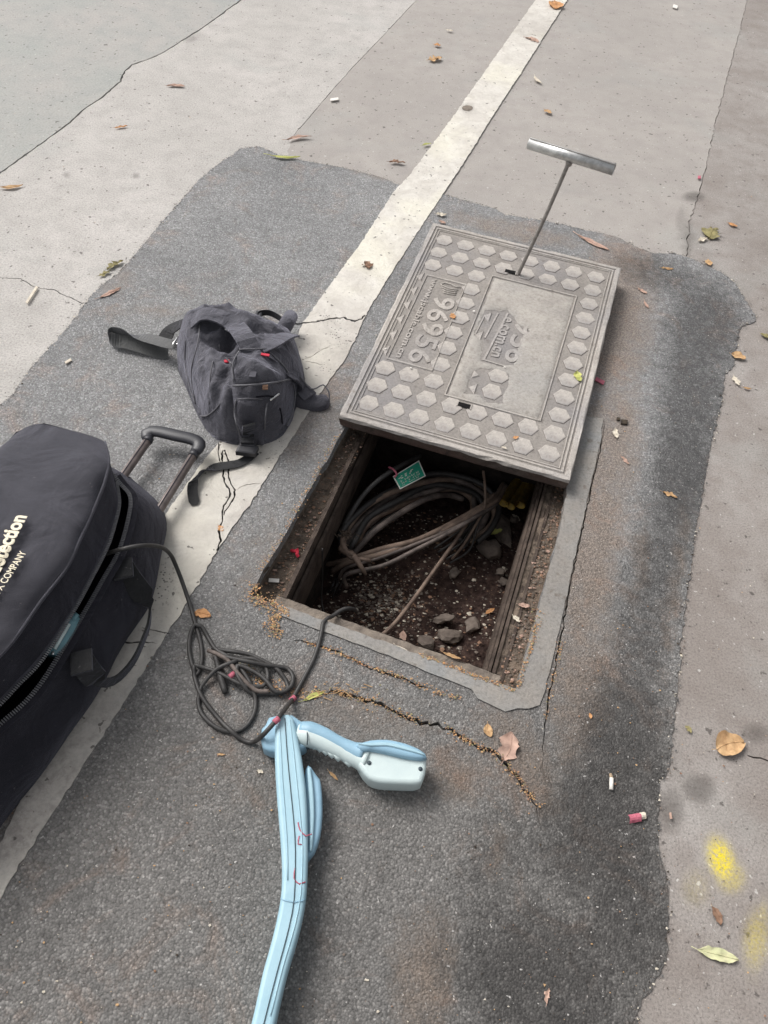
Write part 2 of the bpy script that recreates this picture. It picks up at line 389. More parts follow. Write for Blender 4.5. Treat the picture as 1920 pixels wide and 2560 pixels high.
for k, (a, b) in LEAFC.items(): MAT['leaf_' + k] = m_simple('dry_leaf_' + k, a, b, 60, .75, .3, .001, 200)

# ------------------------------------------------------------------ the ground
HA, HB = P(625, 1490), P(1287, 1729)                    # near corners of the pit mouth
U = (HB - HA).normalized(); Vv = Vector((-U.y, U.x, 0)); HW = (HB - HA).length; HL = 0.80
def H(u, v, z=0.0): q = HA + U * u + Vv * v; return Vector((q.x, q.y, z))
def HP(px, py, z): q = P(px, py, z) - HA; return q.dot(U), q.dot(Vv)
LD = (P(1230, 300) - P(347, 1700)).normalized()          # direction of the white line
hole = lin([H(0, 0), H(HW, 0), H(HW + .004, .45), H(HW - .004, .59), H(HW - .035, HL), H(.003, HL)], .025, .0011, True, 3)
def extend(pts, a=0, b=0):
    pts = [Vector(p) for p in pts]
    if a: pts = [pts[0] + (pts[0] - pts[1]).normalized() * a] + pts
    if b: pts = pts + [pts[-1] + (pts[-1] - pts[-2]).normalized() * b]
    return pts
def strip(pts, w0, seed=1, step=.012, jit=.0015, w1=None, taper=False):
    """closed polygon of a thin irregular crack or joint along pts"""
    rr = random.Random(seed); c = lin(pts, step, jit, False, seed); Lf = []; Rt = []; n = len(c)
    for i, p in enumerate(c):
        t = (c[min(n - 1, i + 1)] - c[max(0, i - 1)]).normalized(); s = Vector((-t.y, t.x, 0))
        f = i / max(1, n - 1); ww = (w0 + ((w1 if w1 is not None else w0) - w0) * f) * rr.uniform(.55, 1.3)
        if taper: ww *= min(1, 6 * f + .08, 6 * (1 - f) + .08)
        Lf.append(p + s * ww / 2); Rt.append(p - s * ww / 2)
    return Lf + Rt[::-1]
def xp(pts): return [P(x, y) for x, y in pts]
j_far = extend(xp([(3, 431), (174, 307), (203, 278), (255, 243), (301, 203), (312, 178), (330, 162), (370, 148), (405, 133), (451, 104), (503, 72), (602, 0)]), 3.2, 3.5)
j_mid = extend(xp([(735, 338), (746, 324), (816, 243), (880, 170), (949, 98), (1041, 0)]), 0, 3.5)
j_right = extend(xp([(1718, 640), (1722, 590), (1727, 540), (1742, 500), (1750, 470), (1765, 425), (1790, 300), (1830, 150), (1858, 45), (1868, 0)]), 0, 3.5)
asph_px = [(-60, 1075), (0, 1015), (33, 985), (78, 921), (109, 886), (157, 835), (192, 792), (208, 765), (250, 719), (294, 686), (352, 622), (405, 556), (455, 500), (498, 451), (530, 424), (556, 405), (602, 373), (648, 367), (694, 388), (752, 402), (839, 417), (960, 446), (996, 464), (1050, 476), (1107, 486), (1151, 500), (1189, 510), (1238, 524), (1261, 538), (1330, 548), (1400, 561), (1470, 578), (1539, 592), (1590, 618), (1631, 634), (1687, 635), (1720, 645), (1745, 656), (1798, 680), (1835, 707), (1859, 744), (1886, 786), (1888, 806), (1851, 818), (1843, 853), (1835, 914), (1812, 935), (1808, 965), (1806, 1000), (1793, 1049), (1782, 1090), (1771, 1137), (1758, 1215), (1750, 1262), (1741, 1309), (1722, 1449), (1712, 1505), (1702, 1602), (1701, 1649), (1683, 1808), (1673, 1916), (1648, 1960), (1644, 2045), (1646, 2124), (1668, 2193), (1670, 2292), (1662, 2400), (1640, 2450), (1605, 2500), (1590, 2560), (1560, 2760)]
asph = lin(xp(asph_px), .009, .0020, False, 5) + [Vector((1.0, -1.2, 0)), Vector((-1.6, -1.2, 0)), P(-60, 1075) + Vector((-1.2, -.9, 0))]
cr = {}
cr['c_left'] = strip(extend(xp([(2, 694), (51, 697), (84, 716), (142, 728), (177, 744), (208, 760)]), .8), .0035, 11)
cr['c_paint'] = strip(xp([(690, 816), (736, 813), (772, 810), (801, 806), (827, 801), (857, 796), (880, 806), (904, 802), (913, 792)]), .0075, 12, .008, .002)
cr['c_s1'] = strip(xp([(549, 1106), (546, 1130), (548, 1148), (550, 1165)]), .0035, 13, .008, .0012, taper=True)
cr['c_s2'] = strip(xp([(557, 1130), (556, 1150), (559, 1180), (560, 1208), (567, 1220), (577, 1230), (576, 1245), (568, 1256), (559, 1268), (556, 1290), (557, 1305), (549, 1331), (552, 1353), (542, 1380)]), .0048, 14, .008, .0014)
cr['c_s3'] = strip(xp([(562, 1128), (571, 1158), (571, 1196), (581, 1213), (589, 1233), (582, 1255), (569, 1274), (560, 1292)]), .0042, 15, .008, .0014)
cr['c_s4'] = strip(xp([(592, 1230), (602, 1222), (617, 1216), (635, 1213), (653, 1212)]), .0022, 16, .008, .0008, taper=True)
cr['c_n1'] = strip(xp([(299, 1605), (330, 1610), (360, 1606), (395, 1613)]), .004, 17, .008, .001, taper=True)
cr['c_n2'] = strip(xp([(354, 1573), (390, 1580), (430, 1585)]), .0028, 18, .008, .001, taper=True)
cr['c_a1'] = strip(xp([(730, 1598), (757, 1607), (800, 1618), (842, 1632), (880, 1648), (926, 1670), (970, 1686), (1011, 1699), (1050, 1716), (1087, 1729)]), .006, 19, .01, .0022, taper=True)
cr['c_a2'] = strip(xp([(766, 1729), (810, 1733), (850, 1736), (890, 1744), (926, 1754), (960, 1770), (990, 1784), (1025, 1798), (1053, 1809), (1090, 1816), (1130, 1826), (1160, 1848), (1200, 1866), (1238, 1887), (1268, 1915), (1293, 1946), (1318, 1985), (1340, 2020), (1345, 2050)]), .008, 20, .01, .003, taper=True)
cr['c_r'] = strip(extend(xp([(1868, 1890), (1885, 1893), (1902, 1897), (1920, 1901)]), 0, .4), .0035, 21, .01, .001, taper=False)
cr['c_e'] = strip(xp([(1352, 1960), (1362, 1800), (1372, 1740), (1400, 1605), (1430, 1440), (1458, 1310), (1478, 1220), (1487, 1178), (1500, 1130), (1512, 1062), (1500, 1045), (1480, 1032)]), .0035, 22, .012, .0012, taper=True)
cr['c_p1'] = strip(xp([(758, 902), (780, 895), (800, 880), (815, 874), (830, 866)]), .0022, 23, .008, .001, taper=True)
cr['c_p2'] = strip(xp([(762, 908), (790, 912), (808, 915)]), .0022, 24, .008, .001, taper=True)
joints = {'j1': strip(j_far, .008, 31, .02, .0012), 'j2': strip(j_mid, .003, 32, .02, .0008), 'j3': strip(j_right, .0032, 33, .02, .003)}
GX0, GX1, GY0, GY1 = -90., 90., -60., 110.
bound = [Vector((GX0, GY0, 0)), Vector((GX1, GY0, 0)), Vector((GX1, GY1, 0)), Vector((GX0, GY1, 0))]
grid = []
gx = -2.5
while gx < 2.3:
    gy = -.3
    while gy < 5.6:
        st = .035
        grid.append((gx + rnd.uniform(-.01, .01), gy + rnd.uniform(-.01, .01)))
        gy += st if gy < 3 else .07
    gx += .035
for (bx, by, br_) in ((1745, 1975, 100), (1676, 2030, 90), (1890, 1835, 60), (1810, 2170, 110), (1895, 2340, 100), (1735, 492, 50), (340, 440, 18), (167, 437, 18), (1728, 2240, 60), (1790, 2290, 50)):
    k = max(5, int(br_ / 7))
    for a_ in range(-k, k + 1):
        for b_ in range(-k, k + 1):
            q = P(bx + a_ * br_ / k + rnd.uniform(-1, 1), by + b_ * br_ / k + rnd.uniform(-1, 1)); grid.append((q.x, q.y))
loops = [(bound, True), (hole, True), (asph, True)] + [(c, True) for c in cr.values()] + [(c, True) for c in joints.values()]
# joints continue straight to the horizon as plain edges
far1, far2, far3 = j_far[-1] + LD * 90, j_mid[-1] + LD * 90, j_right[-1] + LD * 90
loops += [([j_far[-1], far1], False), ([j_mid[-1], far2], False), ([j_right[-1], far3], False), ([j_far[0], j_far[0] - LD * 60], False), ([asph[len(asph) - 3], Vector((1.2, -55, 0))], False)]
GV, GT = cdt(loops, grid)
GV = np.array([(v[0], v[1]) for v in GV]); GT = np.array([t for t in GT if len(t) == 3])
C = GV[GT].mean(axis=1); CX, CY = C[:, 0], C[:, 1]
void = inpoly_np(CX, CY, hole)
for c in list(cr.values()) + list(joints.values()): void |= inpoly_np(CX, CY, c)
void |= (CX < GX0) | (CX > GX1) | (CY < GY0) | (CY > GY1)
inas = inpoly_np(CX, CY, asph)
regF = [j_far[0] - LD * 60] + j_far + [far1, Vector((-90, 100, 0)), Vector((-90, -60, 0))]
regL = inpoly_np(CX, CY, regF)
regB = [j_mid[0]] + j_mid + [far2, Vector((-90, 100, 0)), Vector((-90, -60, 0)), Vector((-1.6, -55, 0)), asph[-2], P(200, 1400)]
regBm = inpoly_np(CX, CY, regB)
regR = [Vector((1.2, -55, 0)), asph[len(asph) - 3], P(1500, 2900), P(1500, 2300), P(1600, 1500), P(1700, 900), j_right[0]] + j_right + [far3, Vector((90, 100, 0)), Vector((90, -55, 0))]
regRm = inpoly_np(CX, CY, regR)
def px_np(X, Y):
    v = np.stack([X, Y, np.full_like(X, -CAM_H)]); f = _fwd @ v; f = np.where(f < .05, .05, f)
    return 960 + FPX * (_cx @ v) / f, 1280 - FPX * (_cy @ v) / f
def blob(X, Y, lst):
    out = np.zeros_like(X); PXx, PYy = px_np(X, Y)
    for (cx_, cy_, sx, sy, ang, amp) in lst:
        a = R(ang); dx, dy = PXx - cx_, PYy - cy_; u_ = (dx * math.cos(a) + dy * math.sin(a)) / sx; v_ = (-dx * math.sin(a) + dy * math.cos(a)) / sy
        out = np.maximum(out, amp * np.exp(-np.power(u_ * u_ + v_ * v_, 1.6) * .5))
    out = np.where(PYy > -400, out, 0); return np.clip(out, 0, 1)
DARK = [(1640, 1960, 36, 60, 0, 1), (1660, 690, 130, 45, 15, .8), (1760, 830, 95, 130, 0, .95), (1735, 980, 85, 160, 0, .95), (1705, 1180, 75, 190, 5, 1), (1650, 1400, 70, 160, 8, .85), (1600, 1600, 70, 200, 5, .8),
        (1560, 1850, 110, 190, 5, .95), (1500, 2080, 150, 190, 12, 1), (1560, 2300, 130, 200, 0, .9), (1350, 2420, 220, 160, 0, 1), (1250, 2200, 110, 220, 15, .6), (1400, 2560, 200, 120, 0, .9), (1180, 2560, 160, 80, 0, .4), (1010, 2200, 80, 160, 0, .25)]
DUST = [(1530, 800, 95, 190, 8, .9), (1490, 1180, 75, 220, 10, .8), (1480, 1400, 60, 260, 10, .9), (1450, 1700, 80, 200, 8, .7), (1300, 1900, 60, 160, -30, .7), (1140, 1950, 80, 50, 10, .7), (1540, 1120, 60, 160, 5, .8), (1690, 1450, 22, 220, 8, .7),
        (790, 1040, 60, 150, 30, .55), (650, 1400, 60, 160, 30, .35), (1060, 2440, 70, 150, 0, .8), (900, 1780, 200, 60, 15, .5), (640, 1950, 200, 100, 0, .35), (360, 780, 110, 20, 2, .5), (300, 700, 60, 30, -40, .5), (1290, 580, 160, 22, 12, .7), (950, 440, 80, 12, 12, .6), (1600, 1420, 18, 120, 5, .7), (1240, 2130, 18, 90, 5, .6)]
CDARK = [(1747, 1972, 40, 36, 0, .62), (1676, 2025, 34, 55, 0, .6), (1890, 1835, 34, 26, 0, .55), (1168, 274, 1, 1, 0, 0), (1735, 492, 26, 12, 0, .7), (1720, 600, 12, 60, 0, .5), (340, 440, 9, 7, 0, .5), (167, 437, 10, 8, 0, .45), (1728, 2240, 14, 40, -35, .35), (1790, 2290, 26, 34, 0, .3), (1832, 6 + 40, 20, 10, 0, .3), (1700, 560, 14, 50, 8, .4), (1880, 520, 110, 330, 0, .22), (1850, 760, 70, 120, 0, .2), (480, 95, 30, 8, -30, .5)]
YEL = [(1803, 2150, 26, 46, -18, 1), (1825, 2190, 30, 34, -20, .5), (1890, 2350, 26, 60, 5, .42), (1905, 2300, 12, 40, 5, .3), (1740, 2220, 30, 40, 0, .16)]
def mesh_region(name, mask, z, mat, kind='structure', skirt=.03, **tags):
    T = GT[mask]; used = np.unique(T); idx = -np.ones(len(GV), int); idx[used] = np.arange(len(used))
    X, Y = GV[used, 0], GV[used, 1]; T = idx[T]; n = len(used)
    e = np.concatenate([T[:, [0, 1]], T[:, [1, 2]], T[:, [2, 0]]]); s = set(map(tuple, e.tolist()))
    bd = [(a, b) for a, b in s if (b, a) not in s]; low = {}; lowv = []
    fs = [tuple(t) for t in T.tolist()]
    for a, b in bd:
        for q in (a, b):
            if q not in low: low[q] = n + len(lowv); lowv.append((X[q], Y[q], z - skirt))
        fs.append((b, a, low[a], low[b]))
    vs = list(zip(X.tolist(), Y.tolist(), [z] * n)) + lowv
    o = mk(name, vs, fs, mat, None, False, kind=kind, **tags)
    AX = np.concatenate([X, np.array([v[0] for v in lowv])]); AY = np.concatenate([Y, np.array([v[1] for v in lowv])])
    return o, AX, AY
def setattr_(o, nm, val):
    a = o.data.attributes.new(nm, 'FLOAT', 'POINT'); a.data.foreach_set('value', val.astype(np.float32))
for nm, mask, mt, lab in (('road_slab', (~void) & (~inas) & regL, 'concrete_far', None), ('pale_road_slab', (~void) & (~inas) & (~regL) & regBm & (~regRm), 'concrete_band', None),
                     ('smooth_road_slab', (~void) & (~inas) & (~regL) & (~regBm) & (~regRm), 'concrete_mid', None), ('roadside_pavement', (~void) & (~inas) & regRm, 'concrete_right', None)):
    o, AX, AY = mesh_region(nm, mask, 0.0, MAT[mt])
    setattr_(o, 'dark', blob(AX, AY, CDARK)); setattr_(o, 'yellow', blob(AX, AY, YEL))
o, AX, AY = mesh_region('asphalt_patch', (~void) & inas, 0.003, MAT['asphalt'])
setattr_(o, 'dark', blob(AX, AY, DARK)); setattr_(o, 'dust', blob(AX, AY, DUST))
_px, _py = px_np(AX, AY)
setattr_(o, 'tone', np.clip((_py - 1000) / 900, 0, 1) * .8)  # darker towards the viewer: rougher asphalt plus light falloff painted into the colour
# bed below joints and cracks, open over the pit
V2, T2 = cdt([(bound, True), ([H(-.02, -.02), H(HW + .03, -.02), H(HW + .03, HL + .02), H(-.02, HL + .02)], True)])
hq = [H(-.02, -.02), H(HW + .03, -.02), H(HW + .03, HL + .02), H(-.02, HL + .02)]
mk('ground_bed', [(v[0], v[1], -.022) for v in V2], [t for t in T2 if not inpoly(sum(V2[i][0] for i in t) / 3, sum(V2[i][1] for i in t) / 3, hq)], MAT['crack_dirt'], kind='structure')

# white line, cut by the same cracks
lL = extend(xp([(1340, 0), (1202, 195), (1128, 300), (1025, 440), (985, 482), (900, 613), (836, 700), (760, 808), (745, 838)]), 40, 0) 
lL += xp([(648, 970), (545, 1112), (480, 1195), (414, 1290), (300, 1450), (180, 1630), (90, 1800), (60, 1990), (8, 2098)]) ; lL = extend(lL, 0, .6)
lR = extend(xp([(1419, 0), (1316, 163), (1231, 293), (1175, 385), (1110, 483), (1040, 590), (972, 695), (912, 794)]), 40, 0)
lR += xp([(893, 842), (860, 905), (817, 962), (725, 1105), (640, 1240), (545, 1377), (477, 1495), (347, 1700), (240, 1870), (145, 2013), (8, 2235)]); lR = extend(lR, 0, .6)
wl = lin(lL, .012, .0013, False, 41) + lin(lR[::-1], .012, .0013, False, 42)
gl = [g for g in grid if inpoly(g[0], g[1], wl)]
g2 = []
for g in gl:
    g2 += [g, (g[0] + .017, g[1] + .009)]
LV, LT = cdt([(wl, True)] + [(cr[k], True) for k in ('c_paint', 'c_s1', 'c_s2', 'c_s3', 'c_s4', 'c_n1', 'c_n2', 'c_p1', 'c_p2')], g2)
GV = np.array([(v[0], v[1]) for v in LV]); GT = np.array([t for t in LT if len(t) == 3]); C = GV[GT].mean(axis=1)
lm = inpoly_np(C[:, 0], C[:, 1], wl)
for k in ('c_paint', 'c_s1', 'c_s2', 'c_s3', 'c_s4', 'c_n1', 'c_n2', 'c_p1', 'c_p2'): lm &= ~inpoly_np(C[:, 0], C[:, 1], cr[k])
dot = [P(1168 + 14 * math.cos(a), 274 + 7 * math.sin(a)) for a in [i * math.pi / 5 for i in range(10)]]
o, AX, AY = mesh_region('white_road_line', lm, 0.006, MAT['paint'], skirt=.003)
setattr_(o, 'grime', blob(AX, AY, [(150, 1950, 260, 330, 0, .8), (400, 1500, 190, 150, -60, .42), (640, 1180, 130, 200, 30, .42), (560, 1280, 150, 120, 0, .35), (820, 880, 120, 90, 0, .5), (1340, 75, 60, 25, 10, .4), (780, 900, 60, 60, 0, .2), (1168, 274, 13, 8, 0, 1), (30, 2080, 60, 90, 0, 1)]))
setattr_(o, 'chip', blob(AX, AY, [(840, 835, 20, 28, 0, 1), (815, 795, 24, 9, 0, .8), (820, 925, 22, 12, 0, .8), (400, 1470, 26, 55, 20, 1), (700, 1140, 16, 60, 35, .5), (1070, 440, 20, 20, 0, .4), (880, 870, 20, 20, 0, .5)]))
mk('tar_spot', [d + Vector((0, 0, .0072)) for d in dot], [tuple(range(10))], MAT['ledge_light'], kind='structure')

# mortar apron along the pit mouth (near and right sides)
def ledge_apron():
    near = [HP(x, y, 0) for x, y in ((690, 1508), (698, 1542), (760, 1564), (842, 1594), (926, 1626), (1011, 1658), (1087, 1690), (1178, 1726), (1192, 1748), (1226, 1766), (1262, 1782), (1292, 1772))]
    pts = [H(u, v) for u, v in near] + [P(1318, 1774), P(1346, 1762), P(1361, 1725), P(1400, 1561), P(1450, 1329), P(1484, 1176), P(1500, 1100), P(1506, 1050), P(1430, 1040)] + [H(HW - .036, .80), H(HW - .005, .59), H(HW + .003, .45), H(HW + .001, .004), H(.02, .002)]
    return pts
ap = lin(ledge_apron(), .02, .0010, True, 51)
V2, T2 = cdt([(ap, True)])
F2 = [t for t in T2 if inpoly(sum(V2[i][0] for i in t) / 3, sum(V2[i][1] for i in t) / 3, ap)]
mk('mortar_apron', [(v[0], v[1], .0065) for v in V2] , F2, MAT['apron'], kind='structure')

# ------------------------------------------------------------------ the cable pit
pit = empty('cable_pit', H(.3, .3, -.4), 'open rectangular cable pit in the asphalt, muddy floor and rusty ledges, cover pulled aside', 'pit')
FZ = -.36
def quad(V, F, *p): b = len(V); V += [Vector(q) for q in p]; F.append(tuple(range(b, b + len(p))))
# drop walls under the mouth edge, with rough relief
def rough_wall(name, a, b, z0, z1, mat, nx=60, nz=6, amp=.004, seed=0, out=Vector((0, 0, 0))):
    V = []; F = []
    a, b = Vector(a), Vector(b); nrm = (b - a).cross(Vector((0, 0, 1))).normalized()
    for j in range(nz + 1):
        for i in range(nx + 1):
            p = a.lerp(b, i / nx); z = z0 + (z1 - z0) * j / nz
            d = mnoise.noise(Vector((p.x * 22 + seed, p.y * 22, z * 30))) * amp
            V.append(Vector((p.x, p.y, z)) + nrm * d)
    for j in range(nz):
        for i in range(nx): q = j * (nx + 1) + i; F.append((q, q + 1, q + nx + 2, q + nx + 1))
    return mk(name, V, F, mat, pit)
LZ, NZ = -.055, -.028
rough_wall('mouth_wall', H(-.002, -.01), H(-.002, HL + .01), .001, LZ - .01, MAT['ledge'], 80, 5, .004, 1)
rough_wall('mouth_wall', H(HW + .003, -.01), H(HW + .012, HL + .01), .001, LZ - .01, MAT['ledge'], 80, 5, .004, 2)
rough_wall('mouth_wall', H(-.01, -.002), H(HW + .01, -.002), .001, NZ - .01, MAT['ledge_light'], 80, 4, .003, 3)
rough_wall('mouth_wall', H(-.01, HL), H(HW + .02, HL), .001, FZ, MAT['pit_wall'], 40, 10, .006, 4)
def rough_sheet(name, p00, p10, p11, p01, z, nx, ny, mat, amp, sc_=25, seed=0, parent=pit, zf=None, smooth=False, **k):
    V = []; F = []
    for j in range(ny + 1):
        for i in range(nx + 1):
            q = p00.lerp(p10, i / nx).lerp(p01.lerp(p11, i / nx), j / ny)
            z_ = z + mnoise.noise(Vector((q.x * sc_ + seed, q.y * sc_, seed))) * amp + mnoise.noise(Vector((q.x * sc_ * 3.3, q.y * sc_ * 3.3, seed))) * amp * .5
            if zf: z_ += zf(i / nx, j / ny)
            V.append(Vector((q.x, q.y, z_)))
    for j in range(ny):
        for i in range(nx): q = j * (nx + 1) + i; F.append((q, q + 1, q + nx + 2, q + nx + 1))
    return mk(name, V, F, mat, parent, smooth, **k)
li0, li1 = .070, .040      # inner edge of the left ledge near / far
rough_sheet('left_ledge', H(-.004, -.004), H(li0, -.004), H(li1, HL), H(-.004, HL), LZ, 14, 90, MAT['ledge'], .004, 30, 5)
ri0, ri1 = .585, .575
rough_sheet('right_ledge', H(ri0, -.004), H(HW + .006, -.004), H(HW + .014, HL), H(ri1, HL), LZ, 14, 90, MAT['ledge'], .004, 30, 9)
nl = rough_sheet('near_ledge', H(.05, -.006), H(.60, -.006), H(.60, .040), H(.05, .040), NZ, 90, 6, MAT['ledge_light'], .003, 40, 13)
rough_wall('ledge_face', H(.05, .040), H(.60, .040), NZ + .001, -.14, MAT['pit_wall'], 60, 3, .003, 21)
# rusty angle iron rails on the ledges
def rail(name, u0, u1, u0f, u1f, ztop, zbot, mat):
    V = []; F = []; n = 140
    for j in range(n + 1):
        t = j / n; v = .0 + HL * t; a = u0 + (u0f - u0) * t; b = u1 + (u1f - u1) * t
        w_ = mnoise.noise(Vector((t * 45, a * 40, 3))) * .003 + mnoise.noise(Vector((t * 140, a * 60, 8))) * .0016
        V += [H(a, v, zbot), H(a, v, ztop + w_), H(b, v, ztop + w_), H(b, v, zbot)]
    for j in range(n):
        for k in range(3): q = j * 4 + k; F.append((q, q + 1, q + 5, q + 4))
    return mk(name, V, F, mat, pit)
rail('angle_iron', li0 - .012, li0 - .001, li1 - .012, li1 - .001, LZ + .010, -.2, MAT['rust'])
rail('angle_iron', li0 + .002, li0 + .010, li1 + .002, li1 + .010, LZ - .035, -.2, MAT['rust'])
for k, (du, dz) in enumerate(((0, .006), (.012, .0), (.022, .004), (-.010, -.012), (-.018, -.028))):
    rail('angle_iron', ri0 + du - .003, ri0 + du + .004, ri1 + du - .003, ri1 + du + .004, LZ + dz, -.2, MAT['rust'])
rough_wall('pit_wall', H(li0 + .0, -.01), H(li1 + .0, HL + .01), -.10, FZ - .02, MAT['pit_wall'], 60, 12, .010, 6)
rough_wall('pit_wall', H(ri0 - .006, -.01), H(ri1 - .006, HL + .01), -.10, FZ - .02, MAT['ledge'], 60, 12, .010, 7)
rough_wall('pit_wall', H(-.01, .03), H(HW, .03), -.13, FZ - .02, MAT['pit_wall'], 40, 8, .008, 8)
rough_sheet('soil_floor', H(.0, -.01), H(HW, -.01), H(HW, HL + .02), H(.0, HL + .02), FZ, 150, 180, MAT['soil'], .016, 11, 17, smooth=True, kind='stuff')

def pebble(name, c, sx, sy, sz, mat, parent=None, seed=0, sub=2, rot=0, flat=1.0, **tags):
    bm = bmesh.new(); bmesh.ops.create_icosphere(bm, subdivisions=sub, radius=1); rr = random.Random(seed)
    o3 = Vector((rr.uniform(0, 50), rr.uniform(0, 50), seed))
    for v in bm.verts:
        d = 1 + mnoise.noise(v.co * 1.3 + o3) * .55 + mnoise.noise(v.co * 3.1 + o3) * .18
        q = v.co * d; q.z = max(-.6, min(.75, q.z)) * flat
        v.co = q
    V = [Matrix.Rotation(rot, 3, 'Z') @ Vector((v.co.x * sx, v.co.y * sy, v.co.z * sz)) + Vector(c) for v in bm.verts]; F = [[v.index for v in f.verts] for f in bm.faces]
    bm.free(); return mk(name, V, F, mat, parent, False, **tags)
def at(px, py, z): return P(px, py, z)
STONES = [((1222, 1372), .042, .032, .022, 'largest grey stone on the pit floor, under the yellow leaf'), ((1258, 1322), .058, .026, .016, 'flat long brownish slab behind the largest stone on the pit floor'),
          ((1122, 1590), .024, .034, .018, 'pale oval stone near the front edge of the pit floor'), ((1066, 1608), .026, .022, .02, 'rounded grey stone half hidden by the front ledge of the pit'),
          ((1252, 1430), .013, .012, .01, 'small pale pebble beside the right pit wall'), ((1262, 1455), .016, .012, .01, 'small brown pebble beside the right pit wall, nearer than the pale one'),
          ((1180, 1562), .026, .022, .014, 'dark flat stone right of the pale oval stone in the pit'), ((1135, 1432), .022, .014, .012, 'dark stone below the thin straight cable in the pit'),
          ((1285, 1300), .016, .012, .012, 'small stone in front of the yellow pipes'), ((1110, 1545), .030, .014, .010, 'dark sunken stone behind the pale oval stone')]
for k, ((x, y), a, b, c_, lab) in enumerate(STONES):
    pebble('stone', at(x, y, FZ + .012), a, b, c_, MAT['stone'], None, 30 + k, 2, rnd.uniform(0, 3), label=lab, cat='stone', group='stones on the floor of the pit')
# fine rubble on the floor, flakes and seeds: nobody could count them
def scatter(name, pts, size, mats, seed, kind='stuff', parent=None, label=None, cat=None, flat=.35):
    rr = random.Random(seed); V = []; F = []; MI = []
    for (p, s) in pts:
        b = len(V); a = rr.uniform(0, 6.28); n = rr.choice((3, 4, 5)); s = s * rr.uniform(.5, 1.5); e = rr.uniform(.4, 1)
        tilt = rr.uniform(-.5, .5); mi = rr.randrange(len(mats))
        for k in range(n):
            th = a + 6.283 * k / n; r_ = s * rr.uniform(.7, 1.1); x = math.cos(th) * r_; y = math.sin(th) * r_ * e
            V.append(Vector((p[0] + x, p[1] + y, p[2] + abs(x * tilt) * .6)))
        V.append(Vector((p[0], p[1], p[2] + s * flat)))
        for k in range(n): F.append((b + k, b + (k + 1) % n, b + n)); MI.append(mi)
    o = mk(name, V, F, mats, parent, False, kind=kind, label=label, cat=cat)
    o.data.polygons.foreach_set('material_index', MI); return o
rr = random.Random(5); pts = []
for i in range(4200):
    u_, v_ = rr.uniform(.06, .58), rr.uniform(.04, .7)
    if i % 3 == 0: q = P(rr.gauss(960, 50), rr.gauss(1500, 35), FZ); u_, v_ = (q - HA).dot(U), (q - HA).dot(Vv)
    if .05 < u_ < .58 and .04 < v_ < .75:
        q = H(u_, v_); zz = FZ + mnoise.noise(Vector((q.x * 11 + 17, q.y * 11, 17))) * .016 + mnoise.noise(Vector((q.x * 36.3, q.y * 36.3, 17))) * .008
        pts.append(((q.x, q.y, zz + .001), rr.choice((.0015, .002, .003, .0045, .006))))
scatter('soil_rubble', pts, 0, [MAT['stone'], MAT['ledge_light'], MAT['leaf_brown'], MAT['leaf_pale'], MAT['soil'], MAT['soil'], MAT['stone']], 3, parent=None, label='scattered pale grit and chips on the dark pit floor', cat='rubble')
pts = []
for i in range(1500):
    s_ = rr.random() < .5; v_ = rr.uniform(0, .7)
    u_ = rr.uniform(.0, .055) if s_ else rr.uniform(.60, HW)
    q = H(u_, v_); pts.append(((q.x, q.y, LZ + .003), rr.choice((.0015, .0025, .004))))
scatter('ledge_grit', pts, 0, [MAT['ledge'], MAT['ledge_light'], MAT['leaf_brown'], MAT['leaf_pinkish'], MAT['stone'], MAT['leaf_brown']], 4, label='brown grit and crumbs along the pit ledges', cat='grit')

# ------------------------------------------------------------------ cables in the pit
def ppath(pts, step=.01): return spline([P(x, y, z) for x, y, z in pts], step)
coil = empty('cable_coil', P(1010, 1330, -.25), 'oval coil of thick dusty black cables lying in the pit', 'cable coil')
for k in range(9):
    o_ = k * 1.0; dz = -.20 - .012 * (k % 4) - .003 * k; a = k - 4
    s1 = 9.5 * a
    pth = [(862 + .1 * s1, 1392 + .2 * s1, dz - .06), (880 + .55 * s1, 1350 + .35 * s1, dz - .02), (925 + .35 * s1, 1296 + .75 * s1, dz), (990 + .25 * s1, 1252 + .8 * s1, dz), (1065 + .0 * s1, 1220 + .75 * s1, dz - .01),
           (1130 - .25 * s1, 1214 + .55 * s1, dz - .03), (1185 - .8 * s1, 1232 + .3 * s1, dz - .05), (1205 - 1.1 * s1, 1268 + .1 * s1, dz - .07), (1190 - 1.15 * s1, 1312 - .1 * s1, dz - .09), (1150 - 1.1 * s1, 1350 - .15 * s1, dz - .1)]
    if k >= 7: pth = pth[:7]
    pth = [(x + rnd.uniform(-7, 7), y + rnd.uniform(-7, 7), z + rnd.uniform(-.012, .014)) for x, y, z in pth]
    tube('cable_loop', ppath(pth), .0092 if k != 2 else .0105, MAT['cable_brown'] if k in (1, 6) else MAT['cable'] if k in (2, 3, 5, 8) else MAT['rubber'], coil, 8)
for k in range(5):
    d = k * 10 + rnd.uniform(-4, 4)
    pth = [(812 + d * 1.2, 1410 + d * 1.3, -.30), (870, 1396 + d * .9, -.25 - .008 * (k % 2)), (950 + d * .2, 1372 + d * .9, -.235), (1040 + d * .3, 1347 + d * .5, -.225 - .006 * (k % 3)), (1120 + d * .2, 1308 + d * .5, -.22), (1190, 1272 + d * .45, -.21), (1238, 1238 + d * .5, -.22), (1262, 1205 + d * .5, -.24)]
    pth = [(x + rnd.uniform(-4, 4), y + rnd.uniform(-5, 5), z) for x, y, z in pth]
    tube('cable_loop', ppath(pth), (.0078, .006, .0085, .005, .0062)[k], MAT['cable_brown'] if k in (0, 2) else MAT['cable'], coil, 8)
V = []; F = []
